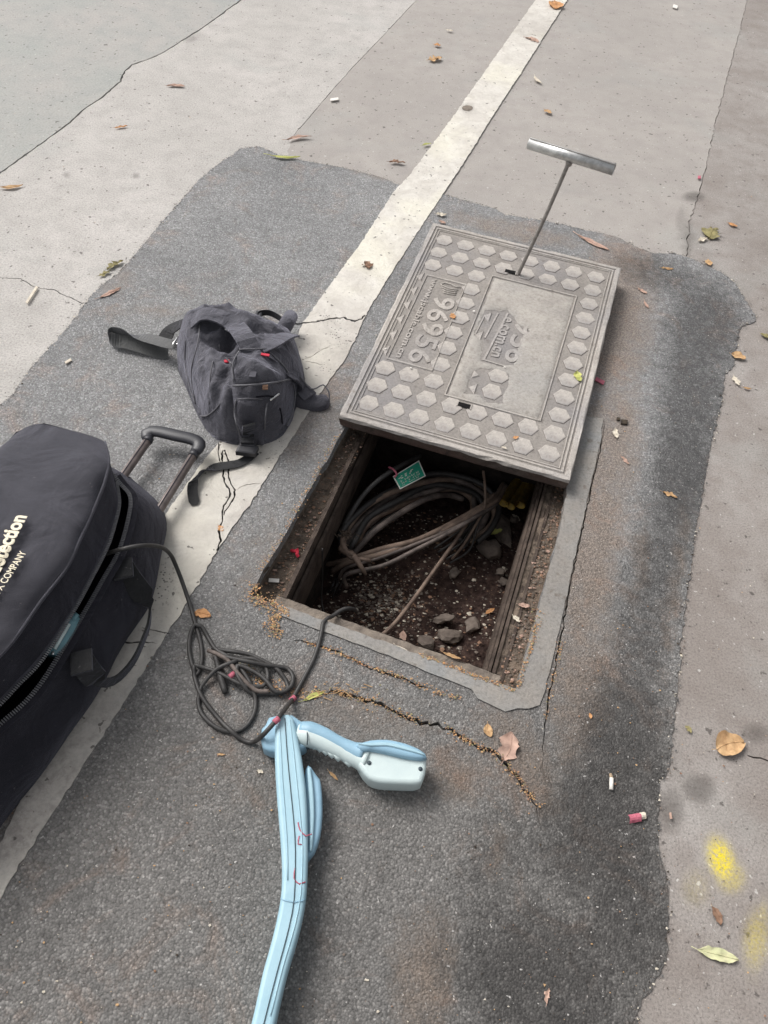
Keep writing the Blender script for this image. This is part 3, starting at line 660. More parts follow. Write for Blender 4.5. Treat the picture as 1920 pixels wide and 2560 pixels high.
for pth in ([(866, 1336, -.2), (858, 1352, -.19), (862, 1372, -.19), (880, 1395, -.19), (905, 1398, -.19), (926, 1402, -.2)], [(874, 1382, -.195), (892, 1400, -.185), (904, 1420, -.2), (914, 1436, -.22)], [(852, 1370, -.2), (868, 1384, -.19), (884, 1386, -.18)]):
    tube_geo(ppath(pth), lambda t: .011 - .006 * t, 7, V=V, F=F)
mk('tie_rag', V, F, MAT['cable_brown'], coil, True)
V = []; F = []
for k in range(26):
    x, y = rnd.gauss(866, 10), rnd.gauss(1338, 9); tube_geo([P(x, y, -.19), P(x + rnd.uniform(-14, 14), y + rnd.uniform(-14, 8), -.175)], .0018, 4, V=V, F=F)
mk('frayed_fibre', V, F, MAT['ledge'], coil)
tube('loose_cable', ppath([(852, 1330, -.22), (878, 1282, -.18), (915, 1230, -.15), (960, 1190, -.13), (1010, 1160, -.13), (1050, 1140, -.15)]), .0075, MAT['rubber'], label='single black cable arching up behind the green tag in the pit', cat='cable')
tube('straight_cable', ppath([(940, 1600, -.30), (985, 1560, -.28), (1040, 1490, -.28), (1090, 1420, -.27), (1140, 1350, -.25), (1180, 1290, -.22), (1235, 1235, -.2)]), .006, MAT['cable_brown'], label='thin straight brown cable running across the pit floor', cat='cable')
tube('twin_cable', ppath([(1130, 1398, -.33), (1160, 1360, -.28), (1196, 1300, -.23), (1212, 1262, -.2), (1212, 1210, -.16), (1208, 1178, -.1)]), .004, MAT['cable_brown'], label='thin cable dropping from under the cover beside the coil', cat='cable')
for k in range(5):
    x0, y0 = 1085 + 10 * k, 1372 + 9 * k
    tube('strand', ppath([(x0, y0, -.335), (x0 + 50, y0 - 35, -.30), (1185 + 3 * k, 1296 + 3 * k, -.24), (1235, 1240 + 3 * k, -.22)]), .0032, MAT['rubber'], coil, 6)
tube('hanging_wire', ppath([(806, 1372, -.06), (806, 1440, -.2), (804, 1500, -.28), (812, 1540, -.30)]), .0022, MAT['rubber'], label='thin black wire hanging down at the left wall of the pit', cat='wire')
V = []; F = []
for k in range(7):
    x = 830 + rnd.uniform(-12, 14); tube_geo(ppath([(x, 1490 + rnd.uniform(-12, 12), FZ + .02), (x + rnd.uniform(5, 20), 1462, FZ + .05), (x + rnd.uniform(10, 32), 1440, FZ + .03)]), .0022, 5, V=V, F=F)
mk('wire_tuft', V, F, MAT['rubber'], None, True, label='tuft of cut black wire ends in the left corner of the pit', cat='wires')
# three yellow pipe ends
for k, (x, y, x1, y1, lab) in enumerate(((1258, 1258, 1300, 1195, 'leftmost of three muddy yellow pipe ends at the back of the pit'), (1276, 1262, 1325, 1196, 'middle one of three muddy yellow pipe ends at the back of the pit'), (1300, 1262, 1330, 1205, 'rightmost muddy yellow pipe end, open mouth toward the camera'))):
    a, b = P(x, y, -.235), P(x1, y1, -.235); b = a + (b - a) * 2.2
    if k == 1: a.z -= .006
    r0 = .0165; n = 14; t, n1, n2 = frames([a, b])[0]; V = []; F = []
    for p, rd in ((a, r0), (b, r0), (a, r0 * .78), (a + (b - a) * .6, r0 * .78)):
        for i in range(n): th = 6.2832 * i / n; V.append(p + n1 * math.cos(th) * rd + n2 * math.sin(th) * rd)
    for i in range(n):
        j = (i + 1) % n; F += [(i, j, n + j, n + i), (2 * n + j, 2 * n + i, i, j), (3 * n + j, 3 * n + i, 2 * n + i, 2 * n + j)]
    F.append(tuple(3 * n + i for i in range(n)))
    mk('yellow_pipe', V, F, MAT['yellow_pipe'], None, True, label=lab, cat='pipe', group='yellow pipe ends in the pit')
# green tag with pale frame hung on the loose cable
tg = [(982, 1192), (1047, 1152), (1064, 1191), (1000, 1224)]
TA, TB, TC, TD = P(982, 1192, -.125), P(1047, 1152, -.115), P(1064, 1191, -.125), P(1000, 1224, -.135)
tag_e = empty('cable_tag', (TA + TB + TC + TD) / 4, 'green rectangular label plate with pale rim hanging on a cable in the pit', 'label')
nrm = (TB - TA).cross(TD - TA).normalized()
if nrm.z < 0: nrm = -nrm
def bil(s, t, h=0): return TA.lerp(TB, s).lerp(TD.lerp(TC, s), t) + nrm * h
V = [bil(s, t, h) for h in (-.0015, .0015) for s, t in ((0, 0), (1, 0), (1, 1), (0, 1))]
mk('plate', V, [(0, 3, 2, 1), (4, 5, 6, 7), (0, 1, 5, 4), (1, 2, 6, 5), (2, 3, 7, 6), (3, 0, 4, 7)], MAT['green'], tag_e)
V = []; F = []
for (s0, t0, s1, t1) in ((0, 0, 1, .05), (0, .95, 1, 1), (0, .05, .03, .95), (.97, .05, 1, .95)):
    b = len(V); V += [bil(s, t, h) for h in (.0005, .003) for s, t in ((s0, t0), (s1, t0), (s1, t1), (s0, t1))]
    F += [tuple(b + i for i in f) for f in ((0, 3, 2, 1), (4, 5, 6, 7), (0, 1, 5, 4), (1, 2, 6, 5), (2, 3, 7, 6), (3, 0, 4, 7))]
mk('rim', V, F, MAT['white'], tag_e)
V = []; F = []; rr = random.Random(2)
for row, (t0, h_, n_) in enumerate(((.22, .22, 4), (.50, .12, 9), (.66, .10, 10), (.80, .08, 11))):
    for i in range(n_):
        if rr.random() < .12: continue
        s0 = .12 + .74 * i / n_; wd = .74 / n_
        for q in range(3):   # worn character-like strokes
            a, b = rr.random() * .6, rr.random() * .5; bb = len(V); hh = h_ * .22
            sa, ta = s0 + wd * a, t0 + h_ * (.1 + .3 * q); V += [bil(sa, ta, .0022), bil(sa + wd * (.3 + b * .5), ta, .0022), bil(sa + wd * (.3 + b * .5), ta + hh, .0022), bil(sa, ta + hh, .0022)]
            F.append((bb, bb + 1, bb + 2, bb + 3))
mk('worn_lettering', V, F, MAT['pale'], tag_e)
tube('pink_tie', ppath([(972, 1168, -.12), (984, 1174, -.11), (992, 1186, -.115), (986, 1194, -.12)], .006), .003, MAT['pink'], tag_e, 6)

# ------------------------------------------------------------------ the manhole cover
BLc, BRc = P(848, 1039, .046), P(1424, 1208, .046); TLc, TRc = P(1078, 563, .066), P(1556, 665, .066)
Cn = (BLc + BRc) / 2; vdir = ((TLc + TRc) / 2 - Cn); LLEN = vdir.length; vdir.normalize(); udir = (BRc - BLc).normalized()
ndir = udir.cross(vdir).normalized(); udir = vdir.cross(ndir).normalized(); LW0, LW1 = .646, .669
lidM = Matrix(((udir.x, vdir.x, ndir.x, Cn.x), (udir.y, vdir.y, ndir.y, Cn.y), (udir.z, vdir.z, ndir.z, Cn.z), (0, 0, 0, 1)))
lid = empty('manhole_cover', None, 'heavy grey rectangular cover with raised hexagons and worn lettering, slid off the open pit', 'manhole cover', mat=lidM)
def wid(t): return LW0 + (LW1 - LW0) * t / LLEN
def lk(name, V, F, mat, smooth=False, **k): return mk(name, V, F, mat, lid, smooth, local=True, **k)
TH = .046; RH = .0035
def lrect(inset, z): 
    a = wid(0) / 2 - inset; b = wid(LLEN) / 2 - inset
    return [(-a, inset, z), (a, inset, z), (b, LLEN - inset, z), (-b, LLEN - inset, z)]
def densify(loop, n=26, jit=.0, seed=0):
    rr = random.Random(seed); out = []
    for i in range(4):
        a, b = Vector(loop[i]), Vector(loop[(i + 1) % 4])
        for k in range(n): out.append(a.lerp(b, k / n) + Vector((rr.gauss(0, jit), rr.gauss(0, jit), rr.gauss(0, jit))))
    return out
# slab: field plus sides with chamfered, slightly chipped rim
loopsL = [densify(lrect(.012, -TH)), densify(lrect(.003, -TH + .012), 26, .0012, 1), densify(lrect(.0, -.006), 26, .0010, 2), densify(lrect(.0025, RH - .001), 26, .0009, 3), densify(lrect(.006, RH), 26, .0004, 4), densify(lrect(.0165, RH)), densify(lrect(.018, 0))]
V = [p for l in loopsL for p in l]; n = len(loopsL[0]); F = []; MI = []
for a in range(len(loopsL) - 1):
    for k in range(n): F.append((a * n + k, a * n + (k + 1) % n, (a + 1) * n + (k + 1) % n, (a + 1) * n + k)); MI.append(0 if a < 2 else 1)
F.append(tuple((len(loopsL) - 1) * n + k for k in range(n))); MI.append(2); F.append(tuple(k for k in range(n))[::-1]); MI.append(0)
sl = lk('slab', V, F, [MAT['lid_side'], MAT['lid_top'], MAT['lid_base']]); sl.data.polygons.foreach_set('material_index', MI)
def ribframe(name, corners, wd, h, mat=None, hb=0.):
    V = []; F = []; c = [Vector((x, y, 0)) for x, y in corners]; m = len(c); cen = sum(c, Vector()) / m
    ins = [p + (cen - p).normalized() * wd * 1.35 for p in c]; oi = [p + (cen - p).normalized() * wd * .3 for p in c]; ii = [p + (cen - p).normalized() * wd * 1.05 for p in c]
    for L_, z in ((c, hb), (oi, h), (ii, h), (ins, hb)): V += [Vector((p.x, p.y, z)) for p in L_]
    for a in range(3):
        for k in range(m): F.append((a * m + k, a * m + (k + 1) % m, (a + 1) * m + (k + 1) % m, (a + 1) * m + k))
    return lk(name, V, F, mat or MAT['lid_top'])
a0, a1 = wid(0) / 2, wid(LLEN) / 2
ribframe('border_rib', [(-a0 + .023, .023), (a0 - .023, .023), (a1 - .023, LLEN - .023), (-a1 + .023, LLEN - .023)], .0075, .0032)
ribframe('border_rib', [(-a0 + .034, .034), (a0 - .034, .034), (a1 - .034, LLEN - .034), (-a1 + .034, LLEN - .034)], .004, .0026)
def sc_x(s, t): return s * (1 + .035 * (t - .08))
# hexagonal studs
def hexmesh():
    bm_v = []; F = []; r = .0318
    for rr_, z in ((r + .0014, 0), (r, .0020), (r - .0028, .0030)):
        for k in range(6): th = math.pi / 3 * k; bm_v.append((math.cos(th) * rr_, math.sin(th) * rr_ * 1.06, z))
    for a in range(2):
        for k in range(6): F.append((a * 6 + k, a * 6 + (k + 1) % 6, a * 6 + 6 + (k + 1) % 6, a * 6 + 6 + k))
    F.append(tuple(12 + k for k in range(6)))
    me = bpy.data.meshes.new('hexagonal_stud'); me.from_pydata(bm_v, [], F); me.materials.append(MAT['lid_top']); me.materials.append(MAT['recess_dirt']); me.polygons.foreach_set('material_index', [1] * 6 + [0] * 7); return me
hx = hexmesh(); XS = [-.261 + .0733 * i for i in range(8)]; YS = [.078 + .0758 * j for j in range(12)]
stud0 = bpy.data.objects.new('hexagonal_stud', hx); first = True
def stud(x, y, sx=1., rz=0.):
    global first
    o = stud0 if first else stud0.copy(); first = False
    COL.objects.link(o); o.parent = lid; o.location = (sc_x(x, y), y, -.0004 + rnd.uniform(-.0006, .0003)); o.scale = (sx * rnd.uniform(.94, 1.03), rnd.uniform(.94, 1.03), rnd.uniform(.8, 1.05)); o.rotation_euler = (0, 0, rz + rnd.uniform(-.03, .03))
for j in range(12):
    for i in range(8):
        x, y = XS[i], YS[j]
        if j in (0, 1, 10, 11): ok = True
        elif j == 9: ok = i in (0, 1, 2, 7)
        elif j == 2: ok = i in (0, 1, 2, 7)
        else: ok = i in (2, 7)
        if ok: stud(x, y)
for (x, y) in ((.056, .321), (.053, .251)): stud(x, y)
# half hexagons cut by the lettering box
def half_stud(x, y, s=1., flip=1, zb=0):
    V = [Vector((x - .012 * flip, y + .0, zb)), Vector((x + .010 * flip, y - .026 * s, zb)), Vector((x + .010 * flip, y + .026 * s, zb)), Vector((x - .007 * flip, y, zb + .0034)), Vector((x + .008 * flip, y - .019 * s, zb + .0034)), Vector((x + .008 * flip, y + .019 * s, zb + .0034))]
    F = [(0, 1, 4, 3), (1, 2, 5, 4), (2, 0, 3, 5), (3, 4, 5)] if flip > 0 else [(3, 4, 1, 0), (4, 5, 2, 1), (5, 3, 0, 2), (5, 4, 3)]
    lk('half_stud', V, F, MAT['lid_top'])
for y in YS[3:9]: half_stud(sc_x(-.284, y), y, 1, 1)
half_stud(-.036, .572); half_stud(-.040, .475); half_stud(-.006, .30, .7, -1); half_stud(-.002, .245, .9, 1)
ribframe('lettering_box', [(-.270, .266), (-.130, .266), (-.137, .705), (-.272, .705)], .0075, .0034)
ribframe('panel_rib', [(-.072, .184), (.208, .184), (.216, .785), (-.070, .785)], .0065, .0036)
def bar(a, b, wd=.006, h=.003, name='cast_bar'):
    a, b = Vector((*a, 0)), Vector((*b, 0)); t = (b - a).normalized(); s = Vector((-t.y, t.x, 0)) * wd / 2
    V, F = box_geo((a + b) / 2 + Vector((0, 0, h / 2 - .0005)), (b - a) / 2, s, Vector((0, 0, h / 2)), bev=.15); lk(name, V, F, MAT['lid_top'])
bar((.000, .376), (.021, .612)); bar((-.020, .47), (-.008, .60), .005); bar((-.052, .475), (-.045, .575), .004); bar((-.006, .373), (.086, .368), .005); bar((.167, .53), (.170, .57), .005)
# lettering
def text_mesh(body, size, offset=0., extrude=.001, bevel=.0005, spacing=1.0):
    cu = bpy.data.curves.new('t', 'FONT'); cu.body = body; cu.size = size; cu.offset = offset; cu.extrude = extrude; cu.bevel_depth = bevel; cu.space_character = spacing; cu.resolution_u = 3
    ob = bpy.data.objects.new('t', cu); COL.objects.link(ob); bpy.context.view_layer.update()
    me = bpy.data.meshes.new_from_object(ob.evaluated_get(bpy.context.evaluated_depsgraph_get())); bpy.data.objects.remove(ob); bpy.data.curves.remove(cu); return me
def lid_text(name, body, t0, length, s0, height, zt=.0, bold=.0):
    me = text_mesh(body, 1.0, bold, .03, .012); co = np.empty(len(me.vertices) * 3); me.vertices.foreach_get('co', co); co = co.reshape(-1, 3)
    x0, x1, y0, y1 = co[:, 0].min(), co[:, 0].max(), co[:, 1].min(), co[:, 1].max(); z1 = co[:, 2].max(); z0 = co[:, 2].min()
    X = (co[:, 0] - x0) / (x1 - x0) * length; Y = (co[:, 1] - y0) / (y1 - y0) * height; Z = (co[:, 2] - z0) / (z1 - z0) * .0031 - .0004 + zt
    new = np.stack([s0 + Y, t0 - X, Z], 1); me.vertices.foreach_set('co', new.ravel()); me.materials.clear(); me.materials.append(MAT['lid_top']); me.update()
    o = bpy.data.objects.new(name, me); COL.objects.link(o); o.parent = lid; return o
lid_text('raised_digits', '96956', .612, .328, -.216, .070, 0, .002)
lid_text('raised_web_address', 'www.jscable.com.cn', .690, .405, -.254, .026, 0, .010)
# hand-like mark of curved bars above the digits
for k in range(4):
    pth = [Vector((-.186 + .030 * x, .668 - .0095 * k - .007 * (1 - x * x) - .002 * x, .0012)) for x in np.linspace(-.95 + .18 * k, 1, 10)]
    V, F = tube_geo(pth, .0024, 6); lk('raised_emblem', V, F, MAT['lid_top'], True)
V, F = tube_geo([Vector((-.216, .672, .0012)), Vector((-.205, .684, .0012)), Vector((-.185, .683, .0012)), Vector((-.165, .676, .0012)), Vector((-.152, .68, .0012))], .0028, 6); lk('raised_emblem', V, F, MAT['lid_top'], True)
# remains of the same casting inside the cement
lid_text('worn_web_address', 'e.com.cn', .592, .195, .014, .026, 0, .010)
lid_text('worn_digits', '956', .588, .196, .054, .070, 0, .002)
# cement smear over the panel, with two openings
cem_o = [Vector((x, y, 0)) for x, y in ((-.062, .194), (.0, .19), (.06, .186), (.13, .19), (.196, .194), (.204, .32), (.202, .45), (.207, .6), (.206, .772), (.1, .774), (.0, .775), (-.058, .772), (-.060, .6), (-.064, .4))]
h1 = [Vector((x, y, 0)) for x, y in ((-.056, .47), (-.05, .60), (-.01, .615), (.02, .625), (.045, .60), (.064, .575), (.098, .555), (.085, .52), (.082, .47), (.095, .43), (.088, .385), (.05, .362), (-.008, .365), (-.018, .42), (-.026, .46))]
h2 = [Vector((x, y, 0)) for x, y in ((-.02, .215), (-.024, .30), (.0, .335), (.035, .345), (.082, .34), (.092, .30), (.086, .25), (.095, .215), (.05, .205), (.02, .222))]
co_, c1, c2 = lin(cem_o, .015, .0012, True, 61), lin(h1, .008, .0022, True, 62), lin(h2, .008, .0022, True, 63)
gg = [(x * .014 - .07 + rnd.uniform(-.004, .004), y * .014 + .18 + rnd.uniform(-.004, .004)) for x in range(21) for y in range(44)]
V2, T2 = cdt([(co_, True), (c1, True), (c2, True)], gg)
F2 = []
for t in T2:
    x, y = sum(V2[i][0] for i in t) / 3, sum(V2[i][1] for i in t) / 3
    if inpoly(x, y, co_) and not inpoly(x, y, c1) and not inpoly(x, y, c2): F2.append(t)
V3 = []
for v in V2:
    d = min(segdist(v[0], v[1], c1), segdist(v[0], v[1], c2), segdist(v[0], v[1], co_)); z = .0004 + min(1, d / .006) * .0034 + mnoise.noise(Vector((v[0] * 30, v[1] * 30, 0))) * .0012
    V3.append(Vector((v[0], v[1], max(z, .0006))))
lk('cement_smear', V3, F2, MAT['cement'], True)
for (x, y) in ((-.017, .824), (-.008, .166)):
    V, F = box_geo(Vector((x, y, .0038)), Vector((.018, 0, 0)), Vector((0, .0075, 0)), Vector((0, 0, .0008))); lk('lifting_slot', V, F, MAT['black'])
    V, F = box_geo(Vector((x - .0195, y, .0032)), Vector((.0018, 0, 0)), Vector((0, .010, 0)), Vector((0, 0, .0016))); b = len(V)
    box_geo(Vector((x + .0195, y, .0032)), Vector((.0018, 0, 0)), Vector((0, .010, 0)), Vector((0, 0, .0016)), V, F); lk('slot_rim', V, F, MAT['lid_top'])

# ------------------------------------------------------------------ the lifting hook standing in the far slot
hb = P(1296, 684, .068); tz = .42; tp = P(1424, 402, tz)
tool = empty('lifting_hook', hb, 'T-shaped steel lifting hook standing upright in the far slot of the cover', 'lifting tool')
tube('rod', spline([hb + Vector((-.012, -.006, -.014)), hb + Vector((0, 0, -.012)), hb + Vector((.002, 0, .01)), hb.lerp(tp, .5) + Vector((.003, 0, 0)), tp], .02), .0062, MAT['rod'], tool, 10)
gA, gB = P(1322, 358, tz + .012), P(1535, 424, tz + .012); ax = (gB - gA).normalized()
def pipe(name, a, b, r0, r1, mat, parent, n=24):
    t, n1, n2 = frames([a, b])[0]; V = []; F = []
    for p, rd in ((a, r0), (b, r0), (b, r1), (a, r1)):
        for i in range(n): th = 6.2832 * i / n; V.append(p + n1 * math.cos(th) * rd + n2 * math.sin(th) * rd)
    for k in range(4):
        for i in range(n): j = (i + 1) % n; F.append((k * n + i, k * n + j, ((k + 1) % 4) * n + j, ((k + 1) % 4) * n + i))
    return mk(name, V, F, mat, parent, True)
g = pipe('grip_tube', gA, gB, .0165, .0135, MAT['steel'], tool)
V, F = ribbon_geo([gA + Vector((0, -.004, .0165)), gB + Vector((0, -.004, .0165))], .003, .0012, None); mk('weld_seam', V, F, MAT['rod'], tool)
V = []; F = []
tube_geo([tp + Vector((0, 0, -.014)), tp + Vector((0, 0, .0))], lambda t: .009 + .003 * t, 10, V=V, F=F); mk('weld_bead', V, F, MAT['rod'], tool, True)

# ------------------------------------------------------------------ backpack
bp = empty('backpack', P(590, 960, 0), 'charcoal canvas backpack with loose straps and flap, lying across the white line', 'backpack')
ol = [(449, 812, .06), (470, 795, .08), (498, 781, .08), (526, 776, .08), (558, 785, .08), (598, 786, .08), (626, 794, .08), (650, 815, .07), (700, 828, .07), (730, 835, .07), (745, 856, .06), (757, 899, .05), (763, 939, .03), (757, 975, .02), (742, 1015, .01), (721, 1066, .01), (697, 1094, .01), (650, 1108, .01), (598, 1114, .005), (550, 1103, .005), (518, 1075, .01), (498, 1043, .01), (486, 1018, .015), (459, 947, .03), (441, 905, .04), (438, 871, .05), (443, 838, .06)]
bo = spline([P(x, y, z) for x, y, z in ol], .015, True); bo = [Vector((p.x, p.y, 0)) for p in bo]
bo2 = [(p.x, p.y) for p in bo]
def ridge(pts, z, wd, amp): return ([(P(x, y, z).x, P(x, y, z).y) for x, y in pts], wd, amp)
RID = [ridge([(480, 820), (476, 880), (482, 950), (500, 1030)], .11, .012, .012), ridge([(515, 800), (503, 860), (500, 930), (512, 1010)], .14, .011, .011), ridge([(565, 830), (545, 860), (530, 900), (524, 960), (530, 1020)], .15, .011, .014),
       ridge([(548, 880), (562, 895), (575, 880)], .13, .020, -.032), ridge([(588, 850), (572, 868), (560, 880)], .13, .018, -.018), ridge([(500, 1040), (540, 1010), (572, 960), (585, 920)], .12, .012, -.016), ridge([(530, 1085), (555, 1050), (578, 1020)], .09, .014, .012),
       ridge([(495, 850), (520, 850), (550, 845)], .15, .010, .010), ridge([(640, 850), (690, 850), (730, 845)], .12, .016, -.02), ridge([(745, 900), (735, 950), (735, 1000)], .08, .012, -.012), ridge([(610, 1090), (590, 1050), (584, 1000)], .1, .008, -.014), ridge([(463, 870), (470, 930), (492, 1000)], .09, .008, -.007), ridge([(530, 1050), (560, 1075), (590, 1095)], .06, .01, -.008)]
def hb_(x, y):
    if not inpoly(x, y, bo2): return 0.0
    d = segdist(x, y, bo2); t = min(1, d / .105); h = .165 * math.sqrt(max(0, 1 - (1 - t) ** 2.0))
    s = min(1, d / .03)
    for pl, wd, amp in RID:
        e = segdist(x, y, pl, False)
        if e < wd * 3: h += amp * math.exp(-(e / wd) ** 2) * s
    h += s * (mnoise.noise(Vector((x * 14, y * 14, 2))) * .010 + mnoise.noise(Vector((x * 38, y * 38, 5))) * .003 + .020 * max(0, 1 - 3.2 * abs(mnoise.noise(Vector((x * 7 + 3, y * 9, 11))))) ** 2 + .010 * max(0, 1 - 3.5 * abs(mnoise.noise(Vector((x * 16, y * 13 + 5, 17))))) ** 2 - .006)
    return max(h, 0)
_hc = {}
def hbk(x, y):
    k = (round(x, 3), round(y, 3))
    if k not in _hc: _hc[k] = hb_(x, y)
    return _hc[k]
patch('body', bo, hb_, MAT['canvas'], bp, .0005, .0085, zmin=.002)
def drape(pts, off=.0): return [onto(x, y, hbk, off) for x, y in pts]
def panel(name, pts, off, th, mat, step=.009, **k):
    o_ = spline(drape(pts, off), .012, True); return patch(name, [Vector((p.x, p.y, 0)) for p in o_], hbk, mat, bp, th, step, off=off - .004, **k)
panel('front_pocket', [(584, 960), (620, 956), (680, 950), (727, 943), (736, 985), (730, 1030), (716, 1066), (690, 1090), (650, 1100), (612, 1102), (596, 1070), (588, 1030), (582, 1000)], .014, .018, MAT['canvas_dark'])
panel('top_flap', [(598, 876), (630, 874), (669, 874), (690, 893), (712, 915), (728, 938), (729, 948), (700, 953), (640, 960), (588, 965), (580, 950), (578, 918), (586, 892)], .030, .016, MAT['canvas'])
panel('pocket_flap', [(594, 998), (628, 996), (656, 998), (658, 1030), (654, 1062), (636, 1090), (606, 1092), (598, 1060), (592, 1030)], .030, .012, MAT['canvas_dark'])
def rib_on(name, mid, width, off, mat, th=.005, **k):
    pth = spline([onto(x, y, hbk, off if not isinstance(off, list) else off[i]) for i, (x, y) in enumerate(mid)], .01); return ribbon(name, pth, width, th, mat, bp, **k)
rib_on('carry_strap', [(478, 806), (506, 786), (545, 790), (585, 812), (608, 838), (620, 860), (626, 878)], .052, [.012, .02, .035, .05, .055, .05, .042], MAT['canvas'])
rib_on('shoulder_strap', [(650, 872), (680, 858), (708, 842), (728, 836)], lambda t: .040 + .010 * t, [.038, .036, .028, .022], MAT['canvas'])
rib_on('lower_strap', [(672, 880), (700, 902), (728, 935), (752, 968), (775, 992)], .045, [.038, .028, .03, .035, .04], MAT['canvas_dark'])
# side wing of the flap spilling onto the line
wing = [P(x, y, z) for x, y, z in ((735, 925, .05), (757, 950, .05), (776, 972, .035), (792, 970, .045), (808, 962, .05), (822, 980, .04), (822, 1010, .02), (800, 1024, .012), (765, 1022, .01), (738, 1014, .01), (725, 985, .03))]
patch('flap_wing', [Vector((p.x, p.y, 0)) for p in spline(wing, .012, True)], lambda x, y: .012 + .022 * math.exp(-((x - P(740, 940, .05).x) ** 2 + (y - P(740, 940, .05).y) ** 2) / .006) + mnoise.noise(Vector((x * 25, y * 25, 9))) * .01, MAT['canvas_dark'], bp, .012, .009, zmin=.005)
tube('padded_strap', [P(700, 838, .05), P(715, 812, .06), P(728, 790, .055)], lambda t: .021 + .002 * math.sin(t * 3), MAT['canvas'], bp, 14)
tube('edge_piping', spline([P(x, y, z) for x, y, z in ((735, 925, .066), (757, 950, .062), (776, 972, .05), (792, 970, .06), (808, 962, .062), (822, 980, .05), (823, 1005, .03))], .008), .0022, MAT['piping'], bp, 6)
def pipe_on(pts, off, r=.0022, mat='piping', name='edge_piping'): tube(name, spline(drape(pts, off), .008), r, MAT[mat], bp, 6)
pipe_on([(582, 964), (620, 963), (680, 957), (727, 948)], .043, .003)
pipe_on([(727, 948), (715, 922), (692, 897), (670, 877)], .044)
pipe_on([(598, 878), (588, 894), (581, 918), (584, 955)], .044)
pipe_on([(733, 955), (738, 985), (732, 1028), (718, 1062)], .030)
pipe_on([(590, 1000), (586, 1030), (592, 1062), (602, 1092)], .030)
pipe_on([(598, 874), (640, 872), (668, 872)], .046)
pipe_on([(562, 894), (572, 902), (580, 910)], .012); pipe_on([(545, 880), (532, 905), (525, 950), (523, 1010)], .004, .0018)
pipe_on([(500, 1040), (520, 1038), (548, 1012), (572, 970)], .003, .0018); pipe_on([(500, 806), (494, 860), (478, 930), (488, 1010)], .004, .0015)
pipe_on([(464, 850), (462, 900), (472, 960), (488, 1010)], .003, .0015); pipe_on([(594, 998), (628, 996), (656, 998)], .044, .0016)
pipe_on([(548, 862), (552, 880), (562, 893)], .0, .0018)
V, F = [], []
for pts in ([(563, 822), (568, 826), (574, 828)],): tube_geo(drape(pts, .05), .003, 8, V=V, F=F)
mk('metal_ring', V, F, MAT['chrome'], bp, True)
tube('metal_ring', spline([P(x, y, z) for x, y, z in ((428, 868, .05), (434, 858, .055), (441, 848, .055), (445, 842, .05), (449, 852, .045), (440, 864, .04))], .005), .0028, MAT['chrome'], bp, 8)
def tagbox(name, px, py, off, sx, sy, mat, rot=0.):
    c = onto(px, py, hbk, off); a = R(rot); V, F = box_geo(c, Vector((math.cos(a), math.sin(a), 0)) * sx, Vector((-math.sin(a), math.cos(a), 0)) * sy, Vector((0, 0, .0015))); mk(name, V, F, MAT[mat], bp)
tagbox('red_tab', 663, 887, .050, .011, .004, 'red', -4); tagbox('red_tab', 567, 903, .006, .007, .005, 'red', 20); tagbox('toggle', 663, 968, .040, .007, .008, 'leaf_brown', 10); tagbox('leather_mark', 632, 936, .0475, .008, .010, 'canvas_dark')
tube('zip_pull', [onto(675, 1001, hbk, .042), onto(698, 984, hbk, .05)], .0030, MAT['chrome'], bp, 8)
pipe_on([(640, 992), (668, 990), (690, 992)], .034, .0018, 'lining', 'pocket_seam'); pipe_on([(700, 1020), (704, 1040), (706, 1062)], .022, .002, 'lining', 'pocket_seam'); pipe_on([(668, 1004), (664, 1040), (662, 1080)], .030, .0022, 'piping', 'pocket_seam')
pipe_on([(612, 1036), (628, 1038), (646, 1036)], .044, .0018, 'lining', 'pocket_seam'); pipe_on([(600, 1078), (620, 1072), (646, 1078)], .044, .0018, 'lining', 'pocket_seam')
# bottom buckle strap with its long tail
rib_on('buckle_strap', [(622, 1062), (620, 1085), (618, 1108)], .034, [.045, .04, .045], MAT['webbing_black'])
bc = P(618, 1126, .03)
V, F = box_geo(bc, Vector((.026, 0, 0)), Vector((.002, .014, 0)), Vector((0, 0, .008)), bev=.25); box_geo(bc + Vector((0, .016, .004)), Vector((.020, 0, 0)), Vector((0, .008, 0)), Vector((0, 0, .007)), V, F, bev=.25); mk('buckle', V, F, MAT['plastic_black'], bp)
tailp = [(640, 1128, .02), (622, 1144, .012), (600, 1157, .010), (570, 1163, .012), (538, 1168, .012), (505, 1181, .016), (486, 1200, .022), (481, 1226, .018), (487, 1262, .010)]
pt = spline([P(*p) for p in tailp], .01); n = len(pt); sides = []
for i, p in enumerate(pt):
    f = i / (n - 1); t = (pt[min(n - 1, i + 1)] - pt[max(0, i - 1)]).normalized(); flat = Vector((0, 0, 1)).cross(t); k = math.sin(min(1, max(0, (f - .45) / .3)) * math.pi) * .8
    sides.append(flat * (1 - k) + Vector((0, 0, 1)) * k)
ribbon('strap_tail', pt, lambda t: .026 if t < .97 else .015, .0018, MAT['webbing_black'], bp, sides)
